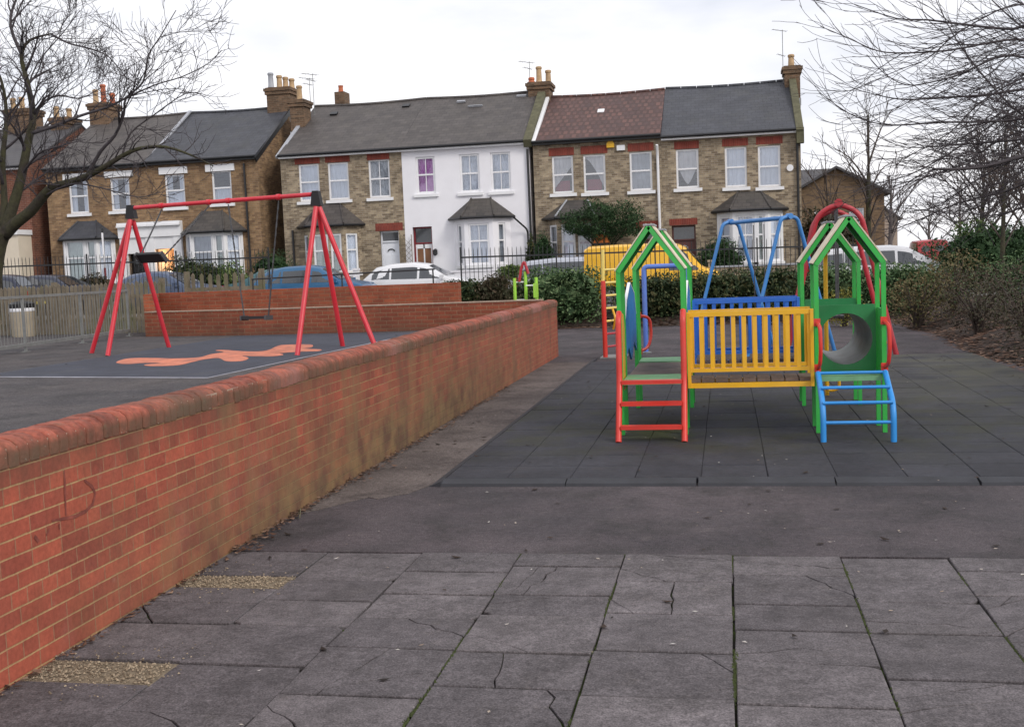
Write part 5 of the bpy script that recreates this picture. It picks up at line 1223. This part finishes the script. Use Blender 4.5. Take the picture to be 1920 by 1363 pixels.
# ------------------------------------------------------------------ vegetation
def leaves(mm, P, size, droop=.3, aspect=.5):
    """P: (n,3) leaf centres. Each leaf is a folded two-triangle blade"""
    n = len(P); d = rng.normal(size=(n, 3)); d[:, 2] -= droop; d /= np.linalg.norm(d, axis=1)[:, None]
    u = np.cross(d, rng.normal(size=(n, 3))); u /= np.linalg.norm(u, axis=1)[:, None]+1e-9
    s = size*(.6+.8*rng.random(n))[:, None]; w_ = s*aspect
    nn = np.cross(d, u)
    A, B, C_, D_ = P-d*s*.5, P+u*w_*.5+nn*w_*.12, P+d*s*.5, P-u*w_*.5+nn*w_*.12
    b = len(mm.v); V = np.stack([A, B, C_, D_], 1).reshape(-1, 3); mm.v.extend(map(tuple, V.tolist()))
    mm.f.extend([(b+4*i, b+4*i+1, b+4*i+2, b+4*i+3) for i in range(n)]); mm.m.extend([0]*n)
def lump(p, sc, seed):
    q = p*sc+seed; return (np.sin(q[:, 0]*2.1+np.sin(q[:, 1]*1.7))+np.sin(q[:, 1]*2.7+q[:, 2]*1.3)+np.sin(q[:, 2]*2.3+q[:, 0]*1.9))/3
def bush(name, label, cat, c, R, n, size, mat, boxy=.0, lumpiness=.22, stems=6, group=None, shell=.55, lsc=1.6, flat=True, aspect=.5, stemmat='twigb'):
    o = thing(name, label, cat, (c[0], c[1], c[2]), 0, group); mm = MB(); R = np.array(R)
    d = rng.normal(size=(n, 3)); d /= np.linalg.norm(d, axis=1)[:, None]
    if boxy:
        k = (np.abs(d)**boxy).sum(1)**(1/boxy); d = d/k[:, None]
    r = shell+(1-shell)*rng.random(n)**.6; r *= 1+lumpiness*lump(d*R, lsc, c[0]*3.7); r *= 1+.06*rng.normal(size=n)
    P = d*r[:, None]*R; P[:, 2] += R[2]
    if flat: P = P[P[:, 2] > .04]
    if boxy or shell > .5:
        k = n//3; d2 = rng.normal(size=(k, 3)); d2 /= np.linalg.norm(d2, axis=1)[:, None]
        if boxy: d2 = d2/((np.abs(d2)**boxy).sum(1)**(1/boxy))[:, None]
        P2 = d2*(.35+.4*rng.random(k))[:, None]*R; P2[:, 2] += R[2]; leaves(mm, P2[P2[:, 2] > .04], size*2.6, aspect=.8)
    leaves(mm, P, size, aspect=aspect); mm.build('leaves', M[mat], o)
    mm = MB(); rr = random.Random(int(abs(c[0])*100)+n)
    for i in range(stems):
        a = rr.uniform(0, 6.28); q = rr.uniform(.3, .85); e = Vector((cos(a)*R[0]*q, sin(a)*R[1]*q, R[2]*rr.uniform(.9, 1.7)))
        mid = Vector((e.x*.35, e.y*.35, e.z*.5)); mm.tube([(rr.uniform(-.05, .05)*R[0], 0, -.05), mid, e], [.022, .015, .005], 5)
    mm.build('stems', M[stemmat], o); return o
# hedge line behind the play area
hd = [('variegated laurel hedge bush beyond the corner of the brick wall', 1052, 29.6, (1.25, .75, .78), 5200, .085, 'laurel'),
      ('dark green hedge bush left of the blue swing, behind the left tower', 1232, 29.7, (1.15, .8, .64), 4200, .08, 'darkhedge'),
      ('dark hedge bush between the blue swing legs', 1352, 29.7, (1.1, .8, .66), 4200, .08, 'darkhedge'),
      ('dark green hedge bush right of the blue swing', 1455, 29.8, (.95, .8, .66), 3600, .08, 'darkhedge'),
      ('hedge bush seen through the right green tower', 1570, 29.8, (1.1, .8, .66), 3800, .08, 'laurel'),
      ('broad hedge bush right of the red swing frame', 1690, 29.6, (1.35, .9, .64), 4600, .085, 'laurel')]
for lb, u, Y, R, n, s, mt in hd:
    p = at(u, 560, Y); bush('hedge_bush', lb, 'hedge', (p.x, Y, .05), R, n, s, mt, boxy=3.2, lumpiness=.14, group='hedge bushes along the back bed')
p = at(905, 560, 28.8); bush('hedge_bush', 'low dark green bush at the end of the upper brick wall', 'hedge', (p.x-.45, 28.6, .5), (.85, .6, .45), 2400, .08, 'darkhedge', lumpiness=.2)
bush('shrub', 'brownish twiggy shrub before the white house railings', 'shrub', (at(928, 550, 28.4).x, 28.4, .35), (.55, .5, .6), 1900, .07, 'brownhedge', lumpiness=.3)
bush('hedge_bush', 'small dark bush between the brown shrub and the lime play ladder', 'hedge', (at(972, 550, 29).x, 29, .25), (.5, .5, .5), 1500, .075, 'darkhedge')
# dry and bare shrubs of the right-hand bed
for lb, u, v, Y, R, n, s, mt in (
    ('golden yellow leaved small shrub behind the right green tower', 1583, 590, 26.5, (.42, .4, .45), 1200, .07, 'yellowleaf'),
    ('tan dry shrub standing right of the red swing leg', 1720, 600, 25.0, (.75, .6, .62), 2200, .07, 'dryshrub'),
    ('straw coloured twiggy shrub with green shoots in the right bed', 1790, 610, 25.5, (.7, .6, .68), 2000, .07, 'dryshrub'),
    ('grey brown leafless shrub in the middle of the right bed', 1835, 630, 21.5, (.75, .75, .62), 2400, .06, 'twiggy'),
    ('dark brown bushy shrub at the right edge of the bed', 1925, 640, 18.5, (.85, .9, .62), 2800, .06, 'twiggy'),
    ('brown shrub leaning over the leaf litter at the right edge', 2010, 660, 15.5, (.8, .9, .6), 2400, .055, 'twiggy'),
    ('low green leaved shrub at the far right of the bed', 1915, 520, 23.5, (1.1, .9, .62), 3200, .075, 'laurel')):
    p = at(u, v, Y); bush('shrub', lb, 'shrub', (p.x, Y, max(0, bedz(p.x, Y))), R, n, s, mt, lumpiness=.34, stems=26, shell=.35, aspect=.35)
bush('laurel_bush', 'large dark evergreen bush beyond the right bed, under the tree', 'bush', (at(1862, 470, 33).x, 33.8, .35), (1.65, 1.2, .98), 5200, .1, 'conifer', lumpiness=.25)
bush('golden_bush', 'yellow green topped bush above the dark evergreen at the right', 'bush', (at(1848, 440, 36).x, 36.5, .4), (1.0, .9, 1.1), 2600, .1, 'freshleaf', lumpiness=.3)
bush('laurel_bush', 'dark evergreen bush at the right edge behind the thin tree trunk', 'bush', (at(1945, 460, 35).x, 35.5, .4), (1.6, 1.2, 1.0), 4200, .1, 'conifer', lumpiness=.25)
# front garden plants of the terrace
def gtree(name, label, cat, u, Y, ztop, R, trunk_h, mat, n, s):
    p = at(u, 450, Y); zg = SZ(p.x)+.1; o = thing(name, label, cat, (p.x, Y, zg)); mm = MB(); tz = ztop-zg
    mm.tube([(0, 0, 0), (.05, 0, trunk_h*.6), (0, 0, trunk_h+R[2]*.5)], [.09, .07, .04], 8)
    for i in range(9):
        a = i*2.4; mm.tube([(0.03, 0, trunk_h*.75), (cos(a)*R[0]*.3, sin(a)*R[1]*.3, trunk_h+R[2]*.4), (cos(a)*R[0]*.7, sin(a)*R[1]*.7, trunk_h+R[2]*1.1)], [.045, .03, .012], 5)
    mm.build('trunk', M['bark'], o); mm = MB(); R_ = np.array(R)
    d = rng.normal(size=(n, 3)); d /= np.linalg.norm(d, axis=1)[:, None]; r = .45+.55*rng.random(n)**.5; r *= 1+.32*lump(d*R_, 2.6, 1.3)+.05*rng.normal(size=n); P = d*r[:, None]*R_; P[:, 2] = np.where(P[:, 2] < 0, P[:, 2]*.75, P[:, 2]); P[:, 2] += tz-R[2]
    leaves(mm, P, s, droop=-.5, aspect=.3); mm.build('crown', M[mat], o); return o
gtree('evergreen_tree', 'round clipped evergreen tree in the front garden of the red tiled house', 'tree', 1132, 40.9, 3.86, (1.5, .95, .78), 1.6, 'conifer', 9000, .11)
bush('conifer_shrub', 'upright dark conifer shrub between the white house and the evergreen tree', 'shrub', (at(1018, 450, 40.9).x, 40.9, SZ(-.1)+.1), (.42, .42, 1.25), 3000, .1, 'conifer', lumpiness=.2, aspect=.25)
bush('ivy', 'dark climbing plant at the corner of the white house', 'plant', (at(995, 450, 41.5).x, 41.5, SZ(-.1)+.1), (.2, .2, 1.2), 900, .09, 'darkhedge', lumpiness=.3)
bush('garden_shrub', 'dark leafy shrub before the door of the end house', 'shrub', (at(1350, 470, 40.8).x, 40.8, SZ(-.1)+.1), (.85, .6, 1.0), 3200, .1, 'conifer', lumpiness=.28)
bush('garden_shrub', 'tangled dark hedge in front of the lit porch', 'shrub', (at(360, 490, 39.6).x, 39.6, SZ(-18)+.1), (1.6, .6, .92), 4200, .1, 'darkhedge', lumpiness=.22)
bush('garden_shrub', 'round green shrub in front of the grey curtained bay', 'shrub', (at(430, 500, 39.5).x, 39.5, SZ(-18)+.1), (.62, .5, .78), 2200, .1, 'freshleaf', lumpiness=.2)
bush('garden_shrub', 'pale tipped leafy plant beside the teal car', 'shrub', (at(462, 510, 39.2).x, 39.2, SZ(-18)+.1), (.6, .5, .55), 900, .14, 'freshleaf', lumpiness=.3)
bush('garden_shrub', 'feathery dark green shrub in the gap between the two terraces', 'shrub', (at(508, 490, 40.5).x, 40.5, SZ(-18)+.1), (.95, .7, 1.0), 3200, .1, 'conifer', lumpiness=.3, aspect=.25)
bush('garden_shrub', 'green shrub hanging over the white garden wall', 'shrub', (at(962, 488, 39.6).x, 39.6, ST+.85), (.55, .4, .28), 1100, .09, 'freshleaf', lumpiness=.3, flat=False)
bush('garden_shrub', 'small brown hedge below the far left bay window', 'shrub', (at(172, 500, 39.6).x, 39.6, SZ(-18)+.1), (.9, .5, .72), 2000, .09, 'brownhedge', lumpiness=.2)
bush('ivy', 'olive ivy covered shrub climbing the brown gable end house', 'shrub', (at(1545, 430, 52).x, 52, ST), (1.7, 1, 1.7), 4200, .16, 'brownhedge', lumpiness=.3)
# bare trees
class Tree:
    def __init__(s, seed): s.r = random.Random(seed); s.trunk = MB(); s.crown = MB(); s.count = 0
    def path(s, p, d, L, seg, wander, curl, lift):
        pts = [p.copy()]; d = d.normalized(); cv = Vector((s.r.gauss(0, 1), s.r.gauss(0, 1), s.r.gauss(0, .6)))*curl
        for i in range(seg):
            d = (d+cv/seg+Vector((s.r.gauss(0, wander), s.r.gauss(0, wander), s.r.gauss(0, wander)+lift/seg))).normalized(); pts.append(pts[-1]+d*(L/seg))
        return pts
    def limb(s, pts, rs, mb, lvl, kid, minr=.006):
        n = 8 if rs[0] > .06 else 5 if rs[0] > .02 else 3
        mb.tube(pts, rs, n, caps=rs[0] > .02); s.count += 1
        if lvl <= 0: return
        tot = sum((b-a).length for a, b in zip(pts, pts[1:])); k = max(1, int(tot*kid['den'][lvl]+s.r.random()))
        for i in range(k):
            t_ = kid.get('from', .2)+(1-kid.get('from', .2))*(i+s.r.random())/k; f_ = t_*(len(pts)-1); j = min(int(f_), len(pts)-2); q = f_-j
            p = pts[j].lerp(pts[j+1], q); r = rs[j]+(rs[j+1]-rs[j])*q; d = (pts[j+1]-pts[j]).normalized()
            a = s.r.uniform(*kid['ang']); o_ = d.orthogonal().normalized(); o_ = Matrix.Rotation(s.r.uniform(0, 2*pi), 3, d) @ o_; nd = d*cos(a)+o_*sin(a)
            nd = (nd+Vector(kid.get('bias', (0, 0, .15)))).normalized()
            L = kid['len'][lvl]*s.r.uniform(.55, 1.25)*(1-.45*t_); rr = max(minr, min(r*.62, kid['rad'][lvl]))
            seg = 6 if lvl > 1 else 4
            pp = s.path(p, nd, L, seg, kid['wan'], kid['curl'], kid['lift']); s.limb(pp, [rr+(minr*.7-rr)*(x/seg) for x in range(seg+1)], s.crown, lvl-1, kid, minr)
def spline(P, k=4):
    P = [Vector(p) for p in P]; Q = []; n = len(P)
    for i in range(n-1):
        a, b, c, d = P[max(i-1, 0)], P[i], P[i+1], P[min(i+2, n-1)]
        for j in range(k):
            t_ = j/k; Q.append(.5*((2*b)+(c-a)*t_+(2*a-5*b+4*c-d)*t_*t_+(3*b-a-3*c+d)*t_**3))
    return Q+[P[-1]]
def mktree(name, label, base, seed, limbs, kid, lvl, trunkpts, trunkr, barkm='bark', twigm='twig', minr=.007, group=None, cat='tree'):
    o = thing(name, label, cat, base, 0, group); T_ = Tree(seed); B = Vector(base)
    tp = spline([Vector(p)-B for p in trunkpts], 3); T_.trunk.tube(tp, [trunkr[0]+(trunkr[1]-trunkr[0])*i/(len(tp)-1) for i in range(len(tp))], 12)
    for pts, r0, r1, lv in limbs:
        P = spline([Vector(p)-B for p in pts], 3); rs = [r0+(r1-r0)*(i/(len(P)-1))**.8 for i in range(len(P))]
        T_.limb(P, rs, T_.trunk if r0 > .05 else T_.crown, lv, kid, minr)
    T_.trunk.build('trunk', M[barkm], o, smooth='full'); T_.crown.build('crown', M[twigm], o, smooth='full'); return o
def LP(pts, Y, dY=0): n = len(pts); return [at(u, v, Y+dY*i/(n-1)) for i, (u, v) in enumerate(pts)]
Yt = 25.0; base = at(-14, 600, Yt); base.z = RZ
KL = dict(den=[0, 6.0, 4.8, 3.0], ang=(.4, 1.15), len=[0, .6, 1.1, 1.9], rad=[0, .012, .022, .045], wan=.1, curl=.5, lift=.35, bias=(0, 0, .1))
L_ = [(LP([(8, 440), (30, 418), (57, 397), (81, 368), (99, 352), (130, 343), (163, 331), (193, 315), (229, 293), (262, 279), (310, 276), (360, 292), (400, 312)], Yt, -1.0), .17, .012, 2),
      (LP([(6, 440), (20, 400), (38, 340), (52, 270), (62, 215), (50, 150), (40, 105), (56, 76), (95, 64)], Yt, .6), .16, .018, 3),
      (LP([(95, 64), (130, 82), (170, 92), (205, 108), (240, 150)], Yt+.6, -.5), .03, .008, 2),
      (LP([(4, 430), (8, 380), (5, 300), (12, 220), (2, 150), (-30, 80)], Yt, 1.0), .11, .02, 3),
      (LP([(2, 440), (-30, 380), (-60, 290), (-70, 200), (-110, 100)], Yt, -.8), .12, .02, 3),
      (LP([(163, 331), (188, 285), (215, 255), (232, 215), (236, 185), (268, 155), (278, 105), (300, 70), (330, 20)], Yt-.5, -.6), .05, .009, 3),
      (LP([(62, 250), (100, 238), (150, 218), (200, 202), (236, 184), (262, 162)], Yt+.1, -.5), .05, .02, 2),
      (LP([(236, 185), (290, 160), (340, 145), (390, 120), (415, 95)], Yt-.8, -.4), .022, .007, 2),
      (LP([(81, 368), (120, 350), (150, 345), (200, 355), (260, 370), (300, 360)], Yt-.3, -1.2), .03, .008, 2),
      (LP([(52, 270), (75, 200), (110, 180), (150, 185), (190, 165)], Yt+.3, .8), .04, .01, 3),
      (LP([(42, 105), (20, 50), (30, 0), (60, -60)], Yt+.6, .3), .05, .02, 3),
      (LP([(229, 293), (245, 250), (290, 215), (350, 175), (390, 180)], Yt-.7, .5), .028, .007, 2),
      (LP([(40, 330), (70, 290), (110, 275), (160, 262)], Yt+.2, -1.5), .04, .01, 2),
      (LP([(12, 220), (45, 180), (70, 120), (120, 60), (150, 20)], Yt+.6, .8), .03, .009, 3)]
mktree('bare_tree', 'large bare tree with mossy trunk at the left edge, behind the picket fence', base, 5, L_, KL, 3, [base+Vector((0, 0, -.1)), base+Vector((0, 0, 1.2)), at(-8, 455, Yt), at(8, 428, Yt)], (.31, .24), 'bark', 'twig', .0062)
# overhanging tree at the right: trunk stands just outside the frame in the bed
Yr = 12.0; base = Vector((5.3, 12.4, .3)); top = Vector((5.35, 12.2, 3.4))
KR = dict(den=[0, 4.4, 3.3, 1.6], ang=(.15, .75), len=[0, .45, .9, 1.6], rad=[0, .0042, .006, .016], wan=.09, curl=.35, lift=.28, bias=(-.22, -.05, -.04))
R_ = []
def rl_(pts, Y, dY, r0, lv=2):
    P = LP(pts, Y, dY); R_.append(([top+Vector((rnd.gauss(0, .1), rnd.gauss(0, .1), rnd.uniform(-.3, .8)))]+P, r0*.7, .0036, lv))
rl_([(2000, 48), (1900, 55), (1820, 48), (1740, 38), (1680, 35), (1600, 8)], 11, .5, .03)
rl_([(2010, 85), (1910, 75), (1850, 82), (1780, 95), (1700, 100), (1645, 96), (1590, 72), (1538, 50)], 11.5, -.6, .026)
rl_([(2020, 110), (1900, 105), (1860, 112), (1800, 140), (1745, 155), (1700, 160), (1660, 140), (1625, 103)], 12, .4, .026)
rl_([(2020, 165), (1920, 168), (1850, 178), (1765, 184), (1700, 187), (1660, 182), (1620, 172)], 12.5, -.8, .03)
rl_([(2030, 205), (1930, 222), (1850, 229), (1760, 230), (1690, 235), (1640, 231), (1590, 212), (1536, 174)], 11.5, .5, .026)
rl_([(2040, 250), (1920, 262), (1850, 268), (1780, 273), (1700, 277), (1660, 262)], 12.3, 0, .026)
rl_([(2050, 270), (1920, 293), (1850, 312), (1790, 318), (1750, 318), (1735, 332), (1705, 352), (1680, 375)], 11.5, -.3, .042)
rl_([(2050, 260), (1930, 225), (1850, 150), (1790, 70), (1750, -10)], 12.5, .6, .03)
rl_([(2030, 120), (1930, 60), (1880, 20), (1830, -30)], 12.2, .6, .035)
rl_([(2060, 300), (1960, 330), (1880, 360), (1800, 380), (1740, 405), (1680, 430)], 12.6, .4, .03)
rl_([(2060, 280), (1960, 280), (1900, 300), (1820, 345), (1760, 385), (1700, 400)], 12.9, .5, .028)
rl_([(2030, 180), (1960, 190), (1890, 215), (1830, 255), (1760, 300), (1700, 330), (1640, 345), (1600, 360)], 12.2, -.5, .026)
rl_([(2030, 150), (1950, 140), (1890, 160), (1830, 200), (1780, 250), (1710, 290), (1680, 310)], 11.8, .3, .024)
rl_([(2030, 90), (1950, 30), (1900, 10), (1800, 60), (1740, 110), (1690, 130), (1620, 160)], 11.3, .3, .022)
rl_([(2030, 230), (1950, 240), (1880, 260), (1810, 305), (1745, 330), (1690, 345), (1640, 365)], 12.8, 0, .024)
rl_([(2040, 340), (1960, 370), (1900, 395), (1850, 405), (1800, 395)], 12.0, .5, .034)
rl_([(2000, 20), (1960, -20), (1930, -90)], 12.4, .4, .05)
for j in range(22): rl_([(2030, 60+13*j), (1960, 50+13*j), (1900, 65+14*j+rnd.uniform(-20, 20)), (1850, 85+14*j+rnd.uniform(-30, 30)), (1800+rnd.uniform(-50, 30), 120+14*j+rnd.uniform(-30, 20))], 12.6+rnd.uniform(-1, 1.2), rnd.uniform(-.6, .6), .016)
for j in range(10):   # limbs on the unseen side so that the crown is whole
    a = rnd.uniform(-1.2, 1.6); e = top+Vector((cos(a)*2.6, sin(a)*2.6, rnd.uniform(.2, 1.8))); R_.append(([top, top+(e-top)*.5+Vector((0, 0, .35)), e], .05, .006, 2))
mktree('bare_tree', 'bare tree with long drooping twigs hanging in from the upper right', base, 9, R_, KR, 2, [base+Vector((0, 0, -.3)), base+Vector((.05, 0, 1.5)), top+Vector((0, 0, .3))], (.17, .1), 'twig', 'twig', .0028)
# trees beyond the hedge on the right
def simple_tree(label, u, Y, zt, zg, r, spread, seed, twigm='twigb', lean=0, lv=3, n=7, minr=.01, den=1.0, bias=(0, 0, .35)):
    p = at(u, 470, Y); b = Vector((p.x, Y, zg)); H = zt-zg; rr = random.Random(seed); K = dict(den=[0, 3.2*den, 2.2*den, 1.5*den], ang=(.35, .95), len=[0, .12*H, .2*H, .3*H], rad=[0, .012, .022, .04], wan=.09, curl=.4, lift=.4, bias=bias)
    tp = [b, b+Vector((lean*.3, 0, H*.3)), b+Vector((lean*.7, 0, H*.65)), b+Vector((lean, 0, H))]; lm_ = [(tp[1:], r*.7, .012, lv)]
    for i in range(n):
        t_ = .25+.5*i/n; a = i*2.4+rr.random(); s_ = b+Vector((lean*t_, 0, H*t_)); e = s_+Vector((cos(a)*spread*rr.uniform(.6, 1.1), sin(a)*spread*.8, H*rr.uniform(.18, .42))); lm_.append(([s_, s_.lerp(e, .5)+Vector((0, 0, .04*H)), e], r*.38, .01, lv-1))
    return mktree('bare_tree', label, b, seed, lm_, K, lv, [b, tp[1], tp[2]], (r, r*.6), 'twigfar' if Y > 60 else 'bark', twigm, minr)
simple_tree('slender bare street tree beyond the end of the terrace', 1627, 46, 7.1, ST, .13, 1.7, 31, 'twigb', .1, 3, 9, .011, .8)
simple_tree('bare young tree with a wide fan of fine twigs behind the red swing frame', 1560, 44, 5.4, ST, .07, 1.5, 32, 'twigb', -.2, 3, 8, .01, .7)
simple_tree('thin tree trunk rising from the evergreen bushes at the right', 1878, 31.5, 5.0, .4, .075, 1.6, 33, 'twigb', .1, 3, 9, .011, 1.2)
simple_tree('brown densely twigged tree behind the right hedge', 1835, 38, 4.9, .4, .1, 1.6, 34, 'twigb', .2, 3, 12, .009, 2.0)
simple_tree('dense brown bare tree at the right edge above the evergreen bushes', 1935, 36, 5.2, .4, .12, 2.0, 35, 'twigb', 0, 3, 13, .009, 2.2)
simple_tree('grey misty bare tree down the side street', 1742, 90, 5.2, ST, .14, 2.6, 36, 'twigfar', 0, 3, 10, .02, .7)
simple_tree('far pollarded street tree beside the pale house', 1668, 85, 7.0, ST, .2, 2.2, 37, 'twigfar', .2, 3, 9, .025, .6)
simple_tree('tall bare tree at the end of the side street', 1800, 70, 5.4, ST, .12, 2.2, 38, 'twigfar', 0, 3, 9, .016, .7)

# ------------------------------------------------------------------ fallen leaves and small litter
def flakes(name, label, mat, spots, sz, thick=.25):
    mm = MB()
    for x, y, z in spots:
        s = sz*rnd.uniform(.5, 1.4); a = rnd.uniform(0, 6.28); c_, s_ = cos(a), sin(a); h = s*thick*rnd.random()
        mm.add([(x-s*c_, y-s*s_, z+h), (x+s*.45*s_, y-s*.45*c_, z+.002), (x+s*c_, y+s*s_, z+h*.5), (x-s*.45*s_, y+s*.45*c_, z+.003)], [(0, 1, 2, 3)])
    return tag(mm.build(name, mat), label, 'leaves', kind='stuff')
sp_ = []
for k in range(5200):
    y = rnd.uniform(9, 28.5); x = 3.72+.12*sin(y*.9)+abs(rnd.gauss(0, .9))-.12+rnd.gauss(0, .06); sp_.append((x, y, bedz(x, y)+.006+.02*(x > 3.8)*rnd.random()+(.045 if y < 18.5 and x < 3.8 else 0)))
for k in range(1500):
    x = rnd.uniform(-4.6, 4); y = 28.6+abs(rnd.gauss(0, .6)); sp_.append((x, y, max(0, bedz(x, y))+.01))
flakes('fallen_leaves', 'brown fallen leaves covering the bed at the right and under the hedge', M['leaflitter'], sp_, .06)
sp_ = []
for k in range(750):
    y = 6.3+rnd.random()**1.2*9; x = -3.035+abs(rnd.gauss(0, .035+.03*(sin(y*2.3) > .3))); sp_.append((x, y, .008+.02*rnd.random()))
for k in range(90): y = rnd.uniform(4, 6.3); sp_.append((-3.03+abs(rnd.gauss(0, .03)), y, .006))
flakes('fallen_leaves', 'dead leaves and twigs gathered along the foot of the long brick wall', M['leaflitter'], sp_, .022, .6)
sp_ = []
for k in range(230):
    y = 4+rnd.random()**.8*14; x = 3.6-6.5*rnd.random()**1.25; sp_.append((x, y, .006 if y < 8.3 or x < -2.25 else .05))
for k in range(30): sp_.append((rnd.uniform(-10, -4), rnd.uniform(8, 19), RZ+.014))
flakes('dark_leaves', 'scattered dark wet leaves lying over the tarmac and rubber mat', M['darkleaf'], sp_, .03, .5)
sp_ = []
for k in range(150):
    y = 3.8+rnd.random()**1.1*13; x = rnd.uniform(-2.9, 3.4); sp_.append((x, y, .006 if y < 8.3 or x < -2.25 else .05))
flakes('pale_scraps', 'small pale scraps of leaf and litter dotted over paving and mat', M['scrap'], sp_, .013, .4)
tw = MB(); tw.tube([wpx(548, 968)+Vector((-3.05+.03, 0, 0)), Vector((-2.98, 7.35, .05)), Vector((-2.93, 7.2, .02))], .004, 5); tag(tw.build('pale_stick', M['wood']), 'short pale stick lying against the foot of the long brick wall', 'stick')
